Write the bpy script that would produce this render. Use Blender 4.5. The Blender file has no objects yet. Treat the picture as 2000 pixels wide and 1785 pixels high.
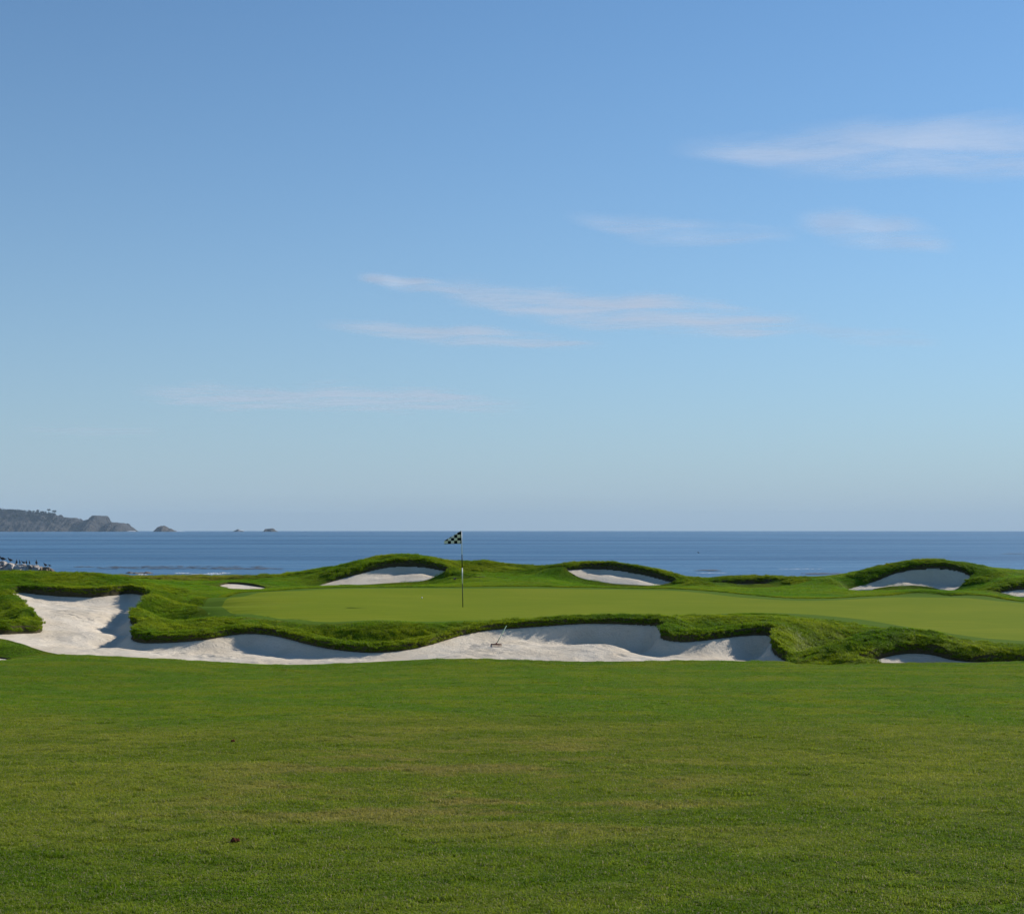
import bpy, bmesh, math, random
import numpy as np
from mathutils import Vector, Matrix, Euler

random.seed(7)
RNG = np.random.default_rng(7)
scene = bpy.context.scene
COL = scene.collection
rad = math.radians

# ------------------------------------------------------------------ camera, sky, sun, exposure
F = 2778.0                                  # focal length in photograph pixels (photograph is 2000 x 1785)
EYE = 10.0                                  # eye height above the sea, metres
PITCH = math.atan((1032.1 - 892.5) / F)
cam_d = bpy.data.cameras.new("camera")
cam_d.sensor_fit = 'HORIZONTAL'
cam_d.sensor_width = 36.0
cam_d.lens = 36.0 * F / 2000.0
cam_d.clip_start = 0.1
cam_d.clip_end = 90000.0
cam = bpy.data.objects.new("camera", cam_d)
cam.location = (0, 0, EYE)
cam.rotation_euler = (math.pi / 2 + PITCH, 0, 0)
COL.objects.link(cam)
scene.camera = cam

SUN_EL, SUN_AZ = rad(29.0), rad(37.0)       # azimuth: from +X towards +Y
world = bpy.data.worlds.new("World")
scene.world = world
world.use_nodes = True
wn = world.node_tree
wn.nodes.clear()
w_out = wn.nodes.new('ShaderNodeOutputWorld')
w_bg = wn.nodes.new('ShaderNodeBackground')
w_sky = wn.nodes.new('ShaderNodeTexSky')
w_sky.sky_type = 'NISHITA'
w_sky.sun_disc = False
w_sky.sun_elevation = SUN_EL
w_sky.sun_rotation = rad(90.0) - SUN_AZ
w_sky.altitude = 0.0
w_sky.air_density = 1.0
w_sky.dust_density = 0.05
w_sky.ozone_density = 8.0
w_bg.inputs['Strength'].default_value = 0.108
# pale marine air low over the horizon, all the way round
w_tc = wn.nodes.new('ShaderNodeTexCoord')
w_sep = wn.nodes.new('ShaderNodeSeparateXYZ')
wn.links.new(w_tc.outputs['Generated'], w_sep.inputs[0])
w_abs = wn.nodes.new('ShaderNodeMath')
w_abs.operation = 'ABSOLUTE'
wn.links.new(w_sep.outputs[2], w_abs.inputs[0])
w_mul = wn.nodes.new('ShaderNodeMath')
w_mul.operation = 'MULTIPLY'
w_mul.inputs[1].default_value = -57.3 / 9.0
wn.links.new(w_abs.outputs[0], w_mul.inputs[0])
w_exp = wn.nodes.new('ShaderNodeMath')
w_exp.operation = 'EXPONENT'
wn.links.new(w_mul.outputs[0], w_exp.inputs[0])
w_mix = wn.nodes.new('ShaderNodeMix')
w_mix.data_type = 'RGBA'
wn.links.new(w_exp.outputs[0], w_mix.inputs['Factor'])
wn.links.new(w_sky.outputs[0], w_mix.inputs[6])
w_mix.inputs[7].default_value = (3.25, 3.92, 5.1, 1)
w_tint = wn.nodes.new('ShaderNodeMix')
w_tint.data_type = 'RGBA'
w_tint.blend_type = 'MULTIPLY'
w_tint.inputs['Factor'].default_value = 1.0
w_tint.inputs[7].default_value = (0.94, 1.02, 0.95, 1)
wn.links.new(w_mix.outputs[2], w_tint.inputs[6])
wn.links.new(w_tint.outputs[2], w_bg.inputs['Color'])
wn.links.new(w_bg.outputs[0], w_out.inputs['Surface'])

sun_d = bpy.data.lights.new("sun", 'SUN')
sun_d.energy = 5.0
sun_d.angle = rad(0.53)
sun_d.color = (1.0, 0.93, 0.83)
sun = bpy.data.objects.new("sun", sun_d)
SUN_DIR = Vector((math.cos(SUN_EL) * math.cos(SUN_AZ), math.cos(SUN_EL) * math.sin(SUN_AZ), math.sin(SUN_EL)))
sun.rotation_euler = SUN_DIR.to_track_quat('Z', 'Y').to_euler()
sun.location = (60, 30, 60)
COL.objects.link(sun)

scene.view_settings.view_transform = 'Standard'
scene.view_settings.look = 'None'
scene.view_settings.exposure = 0.2
scene.view_settings.gamma = 1.0
scene.view_settings.use_curve_mapping = False
scene.render.engine = 'CYCLES'
scene.cycles.max_bounces = 6
scene.cycles.diffuse_bounces = 3
scene.cycles.glossy_bounces = 2
scene.cycles.transparent_max_bounces = 12
scene.cycles.volume_bounces = 0
scene.cycles.use_denoising = True

# ------------------------------------------------------------------ from survey readings to ground coordinates
CP, SP = math.cos(PITCH), math.sin(PITCH)


def ray(px, py):
    u = (px - 1000.0) / F
    v = (892.5 - py) / F
    return u, CP - v * SP, SP + v * CP


def at(px, py, Y):
    """the place at distance Y seen in the direction px, py"""
    u, y, z = ray(px, py)
    t = Y / y
    return (u * t, Y, EYE + z * t)


def green_z(x, y):
    return 7.78 - 0.0120 * x + 0.0015 * (y - 40.0)


def at_green(px, py):
    u, y, z = ray(px, py)
    t = (EYE - 7.78 + 0.06) / (-0.0120 * u + 0.0015 * y - z)
    return (u * t, y * t, EYE + z * t)


R_EARTH = 6371000.0


def at_sea(px, py):
    u, y, z = ray(px, py)
    d = 0.0
    t = EYE / max(-z, 1e-5)
    for _ in range(30):
        drop = ((u * t) ** 2 + (y * t) ** 2) / (2 * R_EARTH)
        t = (EYE + drop) / max(-z, 1e-5)
        if t > 11200:
            t = 11200
            break
    return (u * t, y * t, -((u * t) ** 2 + (y * t) ** 2) / (2 * R_EARTH))


# ------------------------------------------------------------------ small numpy helpers
def smoothstep(a, b, x):
    t = np.clip((x - a) / (b - a), 0, 1)
    return t * t * (3 - 2 * t)


_NT = RNG.random((256, 256)).astype(np.float64)


def vnoise(x, y, s, off=0.0):
    """value noise, period-free for our sizes; s = wavelength in metres; range -1..1"""
    fx = x / s + 37.3 + off * 13.7
    fy = y / s + 91.7 + off * 7.1
    ix = np.floor(fx).astype(int)
    iy = np.floor(fy).astype(int)
    tx = fx - ix
    ty = fy - iy
    tx = tx * tx * (3 - 2 * tx)
    ty = ty * ty * (3 - 2 * ty)
    a = _NT[ix % 256, iy % 256]
    b = _NT[(ix + 1) % 256, iy % 256]
    c = _NT[ix % 256, (iy + 1) % 256]
    d = _NT[(ix + 1) % 256, (iy + 1) % 256]
    return ((a * (1 - tx) + b * tx) * (1 - ty) + (c * (1 - tx) + d * tx) * ty) * 2 - 1


def tps_fit(P, z, lam):
    n = len(P)
    d2 = ((P[:, None, :] - P[None, :, :]) ** 2).sum(-1)
    K = 0.5 * d2 * np.log(d2 + 1e-12)
    K[np.arange(n), np.arange(n)] += lam
    A = np.zeros((n + 3, n + 3))
    A[:n, :n] = K
    A[:n, n] = 1
    A[:n, n + 1:] = P
    A[n, :n] = 1
    A[n + 1:, :n] = P.T
    b = np.zeros(n + 3)
    b[:n] = z
    w = np.linalg.solve(A, b)
    return P, w


def tps_eval(fit, X, Y):
    P, w = fit
    n = len(P)
    out = np.empty(X.size)
    xf, yf = X.ravel(), Y.ravel()
    for i in range(0, xf.size, 20000):
        x = xf[i:i + 20000]
        y = yf[i:i + 20000]
        d2 = (x[:, None] - P[None, :, 0]) ** 2 + (y[:, None] - P[None, :, 1]) ** 2
        d2 *= 0.5 * np.log(d2 + 1e-12)
        out[i:i + 20000] = d2 @ w[:n] + w[n] + w[n + 1] * x + w[n + 2] * y
    return out.reshape(X.shape)


def closed_curve(pts, k=5):
    """closed centripetal-ish Catmull-Rom through rows of pts (any number of columns)"""
    P = np.asarray(pts, float)
    n = len(P)
    out = []
    for i in range(n):
        p0, p1, p2, p3 = P[i - 1], P[i], P[(i + 1) % n], P[(i + 2) % n]
        for j in range(k):
            t = j / k
            out.append(0.5 * ((2 * p1) + (-p0 + p2) * t + (2 * p0 - 5 * p1 + 4 * p2 - p3) * t ** 2 + (-p0 + 3 * p1 - 3 * p2 + p3) * t ** 3))
    return np.array(out)


def sdf_poly(poly, X, Y, far=3.0):
    """signed distance (negative inside), nearest point and nearest segment parameter; 'far' beyond the box"""
    shp = X.shape
    x, y = X.ravel(), Y.ravel()
    D = np.full(x.size, far)
    NX, NY = x.copy(), y.copy()
    IDX = np.zeros(x.size)
    a = poly
    b = np.roll(poly, -1, axis=0)
    m = np.where((x > a[:, 0].min() - far) & (x < a[:, 0].max() + far) & (y > a[:, 1].min() - far) & (y < a[:, 1].max() + far))[0]
    for i in range(0, m.size, 20000):
        q = m[i:i + 20000]
        px, py = x[q][:, None], y[q][:, None]
        ex, ey = (b - a)[:, 0][None], (b - a)[:, 1][None]
        wx, wy = px - a[:, 0][None], py - a[:, 1][None]
        t = np.clip((wx * ex + wy * ey) / (ex * ex + ey * ey + 1e-12), 0, 1)
        dx, dy = wx - ex * t, wy - ey * t
        d2 = dx * dx + dy * dy
        k = d2.argmin(1)
        r = np.arange(q.size)
        c1 = (a[:, 1][None] <= py) & (b[:, 1][None] > py)
        c2 = (a[:, 1][None] > py) & (b[:, 1][None] <= py)
        cr = ex * wy - ey * wx
        wind = (c1 & (cr > 0)).sum(1) - (c2 & (cr < 0)).sum(1)
        d = np.sqrt(d2[r, k])
        D[q] = np.where(wind != 0, -d, np.minimum(d, far))
        NX[q] = a[k, 0] + ex[0, k] * t[r, k]
        NY[q] = a[k, 1] + ey[0, k] * t[r, k]
        IDX[q] = k + t[r, k]
    return D.reshape(shp), NX.reshape(shp), NY.reshape(shp), IDX.reshape(shp)


def mesh_from_arrays(name, verts, faces, smooth=True):
    """faces: (n,3) or (n,4) int array"""
    me = bpy.data.meshes.new(name)
    verts = np.asarray(verts, np.float32)
    faces = np.asarray(faces, np.int32)
    nf, k = faces.shape
    me.vertices.add(len(verts))
    me.vertices.foreach_set('co', verts.ravel())
    me.loops.add(nf * k)
    me.loops.foreach_set('vertex_index', faces.ravel())
    me.polygons.add(nf)
    me.polygons.foreach_set('loop_start', np.arange(0, nf * k, k, dtype=np.int32))
    me.polygons.foreach_set('loop_total', np.full(nf, k, np.int32))
    me.polygons.foreach_set('use_smooth', np.full(nf, smooth, dtype=bool))
    me.update(calc_edges=True)
    me.validate()
    return me


def link(name, me, material=None, parent=None):
    o = bpy.data.objects.new(name, me)
    COL.objects.link(o)
    if material is not None and me is not None and not me.materials:
        me.materials.append(material)
    if parent is not None:
        o.parent = parent
    return o


def tag(o, label=None, category=None, group=None, kind=None):
    if label:
        o["label"] = label
    if category:
        o["category"] = category
    if group:
        o["group"] = group
    if kind:
        o["kind"] = kind
    return o


def empty(name, loc, rz=0.0):
    o = bpy.data.objects.new(name, None)
    o.empty_display_size = 0.2
    o.location = loc
    o.rotation_euler = (0, 0, rz)
    COL.objects.link(o)
    return o


def tube(bm, pts, radii, n=8, cap=True):
    rings = []
    pts = [Vector(p) for p in pts]
    for i, p in enumerate(pts):
        d = (pts[min(i + 1, len(pts) - 1)] - pts[max(i - 1, 0)]).normalized()
        up = Vector((0, 0, 1)) if abs(d.z) < 0.9 else Vector((1, 0, 0))
        a = d.cross(up).normalized()
        b = d.cross(a)
        r = radii[i] if hasattr(radii, '__len__') else radii
        rings.append([bm.verts.new(p + (a * math.cos(2 * math.pi * k / n) + b * math.sin(2 * math.pi * k / n)) * r) for k in range(n)])
    for A, B in zip(rings[:-1], rings[1:]):
        for k in range(n):
            bm.faces.new((A[k], A[(k + 1) % n], B[(k + 1) % n], B[k]))
    if cap:
        bm.faces.new(rings[0][::-1])
        bm.faces.new(rings[-1])


def box(bm, c, s, rot=None):
    r = bmesh.ops.create_cube(bm, size=1.0)
    M = Matrix.Translation(c) @ (rot.to_matrix().to_4x4() if rot else Matrix()) @ Matrix.Diagonal((*s, 1))
    bmesh.ops.transform(bm, matrix=M, verts=r['verts'])


def bm_obj(name, bm, material, parent=None, smooth=True):
    bmesh.ops.recalc_face_normals(bm, faces=bm.faces)
    me = bpy.data.meshes.new(name)
    bm.to_mesh(me)
    bm.free()
    for p in me.polygons:
        p.use_smooth = smooth
    return link(name, me, material, parent)


# ------------------------------------------------------------------ materials
def new_mat(name):
    m = bpy.data.materials.new(name)
    m.use_nodes = True
    nt = m.node_tree
    b = nt.nodes['Principled BSDF']
    return m, nt, b


def nd(nt, kind, **kw):
    n = nt.nodes.new(kind)
    for k, v in kw.items():
        setattr(n, k, v)
    return n


def math_node(nt, op, a, b=None, clamp=False):
    n = nd(nt, 'ShaderNodeMath', operation=op, use_clamp=clamp)
    for i, v in enumerate((a, b)):
        if v is None:
            continue
        if isinstance(v, (int, float)):
            n.inputs[i].default_value = v
        else:
            nt.links.new(v, n.inputs[i])
    return n.outputs[0]


def mix_col(nt, fac, a, b, mode='MIX'):
    n = nd(nt, 'ShaderNodeMix', data_type='RGBA', blend_type=mode)
    if isinstance(fac, (int, float)):
        n.inputs['Factor'].default_value = fac
    else:
        nt.links.new(fac, n.inputs['Factor'])
    for key, v in (('A', a), ('B', b)):
        sock = [s for s in n.inputs if s.name == key and s.type == 'RGBA'][0]
        if isinstance(v, tuple):
            sock.default_value = (*v, 1)
        else:
            nt.links.new(v, sock)
    return [s for s in n.outputs if s.type == 'RGBA'][0]


def noise(nt, vec, scale, detail=3.0, rough=0.55, stretch=None):
    if stretch:
        mp = nd(nt, 'ShaderNodeMapping')
        mp.inputs['Scale'].default_value = stretch
        nt.links.new(vec, mp.inputs['Vector'])
        vec = mp.outputs[0]
    n = nd(nt, 'ShaderNodeTexNoise')
    n.inputs['Scale'].default_value = scale
    n.inputs['Detail'].default_value = detail
    n.inputs['Roughness'].default_value = rough
    nt.links.new(vec, n.inputs['Vector'])
    return n.outputs['Fac']


def ramp01(nt, v, a, b):
    n = nd(nt, 'ShaderNodeMapRange', interpolation_type='SMOOTHSTEP')
    n.inputs['From Min'].default_value = a
    n.inputs['From Max'].default_value = b
    nt.links.new(v, n.inputs['Value'])
    return n.outputs[0]


def world_pos(nt):
    return nd(nt, 'ShaderNodeNewGeometry').outputs['Position']


def bump(nt, b, height, strength, dist):
    n = nd(nt, 'ShaderNodeBump')
    n.inputs['Strength'].default_value = strength
    n.inputs['Distance'].default_value = dist
    nt.links.new(height, n.inputs['Height'])
    nt.links.new(n.outputs[0], b.inputs['Normal'])


def fairway_colour(nt):
    """turf colour of the fairway by place: bands of tone by distance, darkest nearest the camera, worn tan patches"""
    P = world_pos(nt)
    sep = nd(nt, 'ShaderNodeSeparateXYZ')
    nt.links.new(P, sep.inputs[0])
    n1 = noise(nt, P, 0.35, 4.0, 0.6, (0.7, 1.0, 1.0))
    n2 = noise(nt, P, 1.3, 4.0, 0.65, (0.5, 1.0, 1.0))
    n3 = noise(nt, P, 5.0, 3.0, 0.6)
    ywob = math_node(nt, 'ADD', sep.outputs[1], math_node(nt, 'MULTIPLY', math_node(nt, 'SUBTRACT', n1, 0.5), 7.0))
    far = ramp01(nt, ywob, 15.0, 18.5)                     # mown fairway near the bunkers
    near = ramp01(nt, ywob, 11.5, 8.0)  # blends into darker greens towards the camera
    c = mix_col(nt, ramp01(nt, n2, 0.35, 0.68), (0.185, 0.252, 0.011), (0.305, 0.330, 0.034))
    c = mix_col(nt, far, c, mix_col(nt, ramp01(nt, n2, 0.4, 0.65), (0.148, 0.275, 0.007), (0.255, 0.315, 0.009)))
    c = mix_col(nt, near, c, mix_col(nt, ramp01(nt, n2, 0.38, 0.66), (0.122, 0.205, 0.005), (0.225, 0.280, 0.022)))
    tan_zone = math_node(nt, 'MULTIPLY', ramp01(nt, sep.outputs[1], 8.6, 10.6), ramp01(nt, sep.outputs[1], 16.5, 12.5))
    xz = math_node(nt, 'MULTIPLY', ramp01(nt, sep.outputs[0], -3.2, -1.2), ramp01(nt, sep.outputs[0], 2.6, 0.2))
    tan = math_node(nt, 'MULTIPLY', math_node(nt, 'MULTIPLY', tan_zone, xz), ramp01(nt, n2, 0.47, 0.60))
    c = mix_col(nt, math_node(nt, 'MULTIPLY', tan, 0.5), c, (0.40, 0.28, 0.11))
    c = mix_col(nt, math_node(nt, 'MULTIPLY', ramp01(nt, n3, 0.50, 0.72), 0.5), c, (0.085, 0.150, 0.005))
    n4 = noise(nt, P, 13.0, 3.0, 0.65)
    c = mix_col(nt, math_node(nt, 'MULTIPLY', ramp01(nt, n4, 0.54, 0.74), 0.45), c, (0.33, 0.32, 0.06))
    c = mix_col(nt, math_node(nt, 'MULTIPLY', ramp01(nt, n4, 0.46, 0.28), 0.5), c, (0.065, 0.120, 0.004))
    return c


def rough_colour(nt):
    P = world_pos(nt)
    n1 = noise(nt, P, 0.45, 4.0, 0.6)
    n2 = noise(nt, P, 2.2, 4.0, 0.65)
    c = mix_col(nt, ramp01(nt, n1, 0.36, 0.66), (0.120, 0.222, 0.006), (0.255, 0.310, 0.010))
    c = mix_col(nt, math_node(nt, 'MULTIPLY', ramp01(nt, n2, 0.45, 0.72), 0.6), c, (0.058, 0.120, 0.004))
    sep = nd(nt, 'ShaderNodeSeparateXYZ')
    nt.links.new(P, sep.inputs[0])
    seaward = math_node(nt, 'MULTIPLY', math_node(nt, 'MULTIPLY', ramp01(nt, sep.outputs[0], -9.5, -12.0), ramp01(nt, sep.outputs[1], 55.0, 58.0)), ramp01(nt, n2, 0.3, 0.6))
    c = mix_col(nt, math_node(nt, 'MULTIPLY', seaward, 0.7), c, (0.25, 0.21, 0.045))
    return c


def apron_colour(nt):
    P = world_pos(nt)
    n1 = noise(nt, P, 0.5, 4.0, 0.6, (0.5, 1, 1))
    return mix_col(nt, ramp01(nt, n1, 0.36, 0.66), (0.145, 0.295, 0.008), (0.235, 0.325, 0.009))


def turf_mat(name, colf, bump_s=0.6, dark=0.85):
    m, nt, b = new_mat(name)
    c = colf(nt)
    P = world_pos(nt)
    fine = noise(nt, P, 60.0, 4.0, 0.7)
    c = mix_col(nt, 1.0, c, mix_col(nt, ramp01(nt, fine, 0.3, 0.7), (dark * 0.7,) * 3, (dark * 1.15,) * 3), 'MULTIPLY')
    nt.links.new(c, b.inputs['Base Color'])
    b.inputs['Roughness'].default_value = 0.9
    b.inputs['Specular IOR Level'].default_value = 0.03
    bump(nt, b, fine, bump_s, 0.03)
    return m


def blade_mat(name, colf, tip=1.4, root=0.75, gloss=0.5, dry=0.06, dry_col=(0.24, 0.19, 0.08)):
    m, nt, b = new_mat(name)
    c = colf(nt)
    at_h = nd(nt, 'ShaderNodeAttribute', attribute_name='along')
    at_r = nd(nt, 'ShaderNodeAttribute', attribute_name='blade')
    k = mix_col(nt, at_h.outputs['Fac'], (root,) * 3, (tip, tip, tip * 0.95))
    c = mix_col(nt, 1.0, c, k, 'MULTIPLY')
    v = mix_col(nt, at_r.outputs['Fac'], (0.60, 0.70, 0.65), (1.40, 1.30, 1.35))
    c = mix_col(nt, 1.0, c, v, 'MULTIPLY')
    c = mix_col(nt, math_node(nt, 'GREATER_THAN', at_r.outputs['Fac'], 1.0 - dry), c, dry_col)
    nt.links.new(c, b.inputs['Base Color'])
    b.inputs['Roughness'].default_value = gloss
    b.inputs['Specular IOR Level'].default_value = 0.05
    tr = nd(nt, 'ShaderNodeBsdfTranslucent')
    nt.links.new(c, tr.inputs['Color'])
    mx = nd(nt, 'ShaderNodeMixShader')
    mx.inputs[0].default_value = 0.45
    nt.links.new(b.outputs[0], mx.inputs[1])
    nt.links.new(tr.outputs[0], mx.inputs[2])
    nt.links.new(mx.outputs[0], nt.nodes['Material Output'].inputs['Surface'])
    return m


def plain_mat(name, col, rough=0.6, spec=0.4, var=0.12, scale=30.0):
    m, nt, b = new_mat(name)
    P = nd(nt, 'ShaderNodeTexCoord').outputs['Object']
    n = noise(nt, P, scale, 4.0)
    c = mix_col(nt, n, tuple(max(0, x * (1 - var)) for x in col), tuple(min(1, x * (1 + var)) for x in col))
    nt.links.new(c, b.inputs['Base Color'])
    b.inputs['Roughness'].default_value = rough
    b.inputs['Specular IOR Level'].default_value = spec
    return m


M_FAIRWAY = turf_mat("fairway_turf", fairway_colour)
M_ROUGH = turf_mat("rough_turf", rough_colour, dark=0.5)
M_APRON = turf_mat("apron_turf", apron_colour)
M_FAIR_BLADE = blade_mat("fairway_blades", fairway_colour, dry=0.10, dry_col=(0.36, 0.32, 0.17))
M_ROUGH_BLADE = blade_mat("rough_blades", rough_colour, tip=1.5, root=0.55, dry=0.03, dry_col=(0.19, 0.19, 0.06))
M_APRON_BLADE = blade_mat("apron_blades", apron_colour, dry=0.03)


def green_material(name, a, b_, c_, mow=True):
    m, nt, b = new_mat(name)
    P = world_pos(nt)
    n1 = noise(nt, P, 0.25, 4.0, 0.55)
    n2 = noise(nt, P, 2.4, 5.0, 0.72, (0.30, 1.6, 1.0))
    c = mix_col(nt, ramp01(nt, n1, 0.35, 0.68), a, b_)
    c = mix_col(nt, math_node(nt, 'MULTIPLY', ramp01(nt, n2, 0.42, 0.70), 0.6), c, c_)
    if mow:
        w = nd(nt, 'ShaderNodeTexWave', wave_type='BANDS', bands_direction='Y')
        w.inputs['Scale'].default_value = 0.55
        w.inputs['Distortion'].default_value = 2.5
        w.inputs['Detail'].default_value = 3.0
        w.inputs['Detail Scale'].default_value = 0.6
        nt.links.new(P, w.inputs['Vector'])
        c = mix_col(nt, math_node(nt, 'MULTIPLY', ramp01(nt, w.outputs['Fac'], 0.3, 0.9), 0.42), c, c_)
    fine = noise(nt, P, 45.0, 3.0, 0.7)
    c = mix_col(nt, 1.0, c, mix_col(nt, fine, (0.86,) * 3, (1.12,) * 3), 'MULTIPLY')
    nt.links.new(c, b.inputs['Base Color'])
    b.inputs['Roughness'].default_value = 0.95
    b.inputs['Specular IOR Level'].default_value = 0.02
    bump(nt, b, fine, 0.35, 0.012)
    return m


M_GREEN = green_material("putting_surface", (0.152, 0.196, 0.011), (0.188, 0.218, 0.015), (0.116, 0.168, 0.009))
M_COLLAR = green_material("collar_turf", (0.078, 0.140, 0.013), (0.092, 0.150, 0.014), (0.064, 0.118, 0.010), mow=False)


def sand_material():
    m, nt, b = new_mat("bunker_sand")
    P = world_pos(nt)
    n1 = noise(nt, P, 0.8, 4.0, 0.6)
    n2 = noise(nt, P, 9.0, 5.0, 0.7)
    n3 = noise(nt, P, 60.0, 3.0, 0.7)
    c = mix_col(nt, ramp01(nt, n1, 0.35, 0.65), (0.600, 0.515, 0.395), (0.660, 0.585, 0.474))
    c = mix_col(nt, math_node(nt, 'MULTIPLY', ramp01(nt, n2, 0.52, 0.78), 0.45), c, (0.42, 0.34, 0.245))
    c = mix_col(nt, math_node(nt, 'MULTIPLY', ramp01(nt, n3, 0.66, 0.80), 0.30), c, (0.25, 0.21, 0.16))
    nt.links.new(c, b.inputs['Base Color'])
    b.inputs['Roughness'].default_value = 0.95
    b.inputs['Specular IOR Level'].default_value = 0.1
    h = math_node(nt, 'ADD', n2, math_node(nt, 'MULTIPLY', n3, 0.35))
    bump(nt, b, h, 0.7, 0.05)
    return m


M_SAND = sand_material()

# ------------------------------------------------------------------ the bunkers: outline points (px, py, distance, lip height, face depth)
BUNKERS = []

MAIN = [(-70, 1236, 31.9, .18, .05), (0, 1238.5, 31.7, .17, .05), (40, 1237, 32.1, .17, .05), (75, 1235, 32.5, .16, .05), (77, 1226, 33.3, .16, .05),
        (66, 1208, 35, .15, .05), (45, 1187, 37.8, .12, .05), (24, 1168, 40.3, .12, .05), (19, 1160, 41.5, .14, .05),
        (34, 1157.5, 42.2, .18, .05), (60, 1159, 42.3, .22, .10), (120, 1164, 42.2, .24, .15), (180, 1166, 42.2, .24, .15), (222, 1162, 42.6, .24, .15),
        (252, 1159, 43, .22, .18), (276, 1161, 42.6, .20, .22), (292, 1169, 41.2, .20, .30), (290, 1181, 39.5, .22, .40),
        (276, 1195, 37.5, .22, .48), (262, 1206, 36, .20, .50), (257, 1214, 35.2, .18, .50), (264, 1221, 34.4, .16, .45),
        (277, 1225, 34, .16, .40), (272, 1233, 33.2, .17, .42), (260, 1242, 32.4, .18, .45), (263, 1250, 31.8, .17, .42), (285, 1255.5, 31.4, .16, .36),
        (330, 1255, 31.3, .14, .30), (400, 1249, 31.5, .13, .30), (445, 1241, 31.9, .13, .34), (485, 1237, 32.1, .13, .36), (525, 1239, 32, .13, .36),
        (560, 1246, 31.6, .13, .34), (605, 1258, 31, .13, .28), (650, 1267, 30.5, .12, .20), (700, 1273, 30.2, .12, .12), (745, 1274, 30.1, .12, .10),
        (800, 1268, 30.4, .12, .12), (850, 1256, 31, .12, .14), (900, 1241, 31.8, .12, .18), (950, 1231, 32.3, .11, .26), (1000, 1227, 32.6, .11, .32),
        (1050, 1223, 32.8, .11, .50), (1100, 1219.5, 33, .11, .56), (1150, 1217, 33.2, .11, .60), (1205, 1217, 33.2, .12, .62), (1255, 1219, 33, .12, .64),
        (1290, 1221, 32.8, .13, .64), (1301, 1229, 32.3, .15, .64), (1293, 1240, 31.6, .17, .64), (1299, 1248, 31.2, .16, .48), (1325, 1253, 31, .14, .38),
        (1360, 1252, 31, .13, .34), (1400, 1247, 31.2, .13, .36), (1450, 1241, 31.5, .14, .44), (1492, 1239, 31.5, .16, .54), (1515, 1242, 31.3, .18, .62),
        (1516, 1253, 30.6, .21, .62), (1509, 1264, 30.1, .23, .58), (1516, 1277, 29.5, .23, .48), (1531, 1288, 29, .19, .30), (1552, 1297, 28.4, .12, .08),
        (1530, 1301, 27.8, .10, .0), (1450, 1301, 27.4, .10, .0), (1350, 1300, 27.3, .10, .0), (1250, 1301, 27.2, .10, .0), (1150, 1302, 27.1, .10, .0),
        (1050, 1300, 27.1, .10, .0), (950, 1297, 27.2, .10, .0), (860, 1297, 27.2, .10, .0), (760, 1301, 27.1, .10, .0), (650, 1304, 27, .08, .0),
        (550, 1304, 27, .06, .0), (430, 1299, 27, .06, .0), (300, 1292, 27.2, .06, .0), (200, 1287, 27.4, .06, .0), (128, 1285, 27.6, .07, .0),
        (98, 1281, 28.2, .07, .0), (60, 1268, 29.2, .05, .0), (32, 1258, 29.9, .04, .0), (0, 1250.5, 30.3, .04, .0), (-70, 1247, 30.5, .04, .0)]
MAIN_FLOOR = [(150, 1190, 38.2), (100, 1190, 38.5), (210, 1195, 37.8), (150, 1220, 34.8), (200, 1240, 33), (120, 1240, 32.6), (150, 1268, 30.6), (240, 1268, 30.6),
              (350, 1283, 29.7), (500, 1288, 29.6), (640, 1291, 29.5), (760, 1290, 29.4), (880, 1281, 29.7), (980, 1285, 29.6), (1080, 1288, 29.6),
              (1180, 1288, 29.7), (1280, 1289, 29.7), (1380, 1289, 29.5), (1460, 1291, 29.3), (1100, 1262, 31.1), (1200, 1262, 31.2), (960, 1262, 31.0),
              (600, 1304, 28.4), (760, 1304, 28.3), (400, 1300, 28.5), (1000, 1302, 28.4), (1200, 1304, 28.3), (1400, 1304, 28.2), (1490, 1303, 28.2)]
BUNKERS.append(("long white sand bunker running along the front of the green", MAIN, MAIN_FLOOR))

BUNKERS.append(("small shaded sand bunker under the grass ridge at lower right",
                [(1672, 1300, 27.7, .16, .20), (1702, 1291, 28.1, .20, .34), (1740, 1281, 28.5, .20, .34), (1780, 1275.5, 28.7, .20, .42), (1822, 1278, 28.6, .20, .42),
                 (1855, 1287, 28.3, .18, .34), (1885, 1293, 28.1, .17, .24), (1950, 1295.5, 28.0, .16, .2), (2010, 1294, 28.0, .16, .2), (2090, 1288, 28.2, .16, .2), (2100, 1298, 27.5, .1, 0),
                 (2000, 1302, 27.3, .1, 0), (1900, 1304, 27.2, .1, 0), (1800, 1304, 27.2, .1, 0), (1720, 1304, 27.3, .1, 0)],
                [(1780, 1300, 28.0), (1850, 1302, 27.8), (1950, 1303, 27.7)]))
BUNKERS.append(("tip of a sand bunker at the far left edge of the fairway",
                [(24, 1290, 27.6, .03, .0), (8, 1286.5, 28.2, .03, .0), (-30, 1283, 28.6, .03, .0), (-80, 1281, 28.8, .03, .0), (-80, 1294, 27.0, .03, 0), (0, 1293.5, 27.0, .03, 0)],
                [(-40, 1288, 27.8)]))
BUNKERS.append(("tiny bright sand bunker behind the left end of the green",
                [(428, 1144.5, 56.2, .04, 0), (442, 1140.5, 57.2, .07, .0), (470, 1141, 57.2, .08, .02), (500, 1145, 56.7, .08, .02), (520, 1149, 55.8, .04, 0),
                 (500, 1152.5, 54.9, .01, 0), (470, 1151.5, 55, .01, 0), (445, 1149, 55.2, .01, 0)],
                [(470, 1146.5, 56)]))
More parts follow.
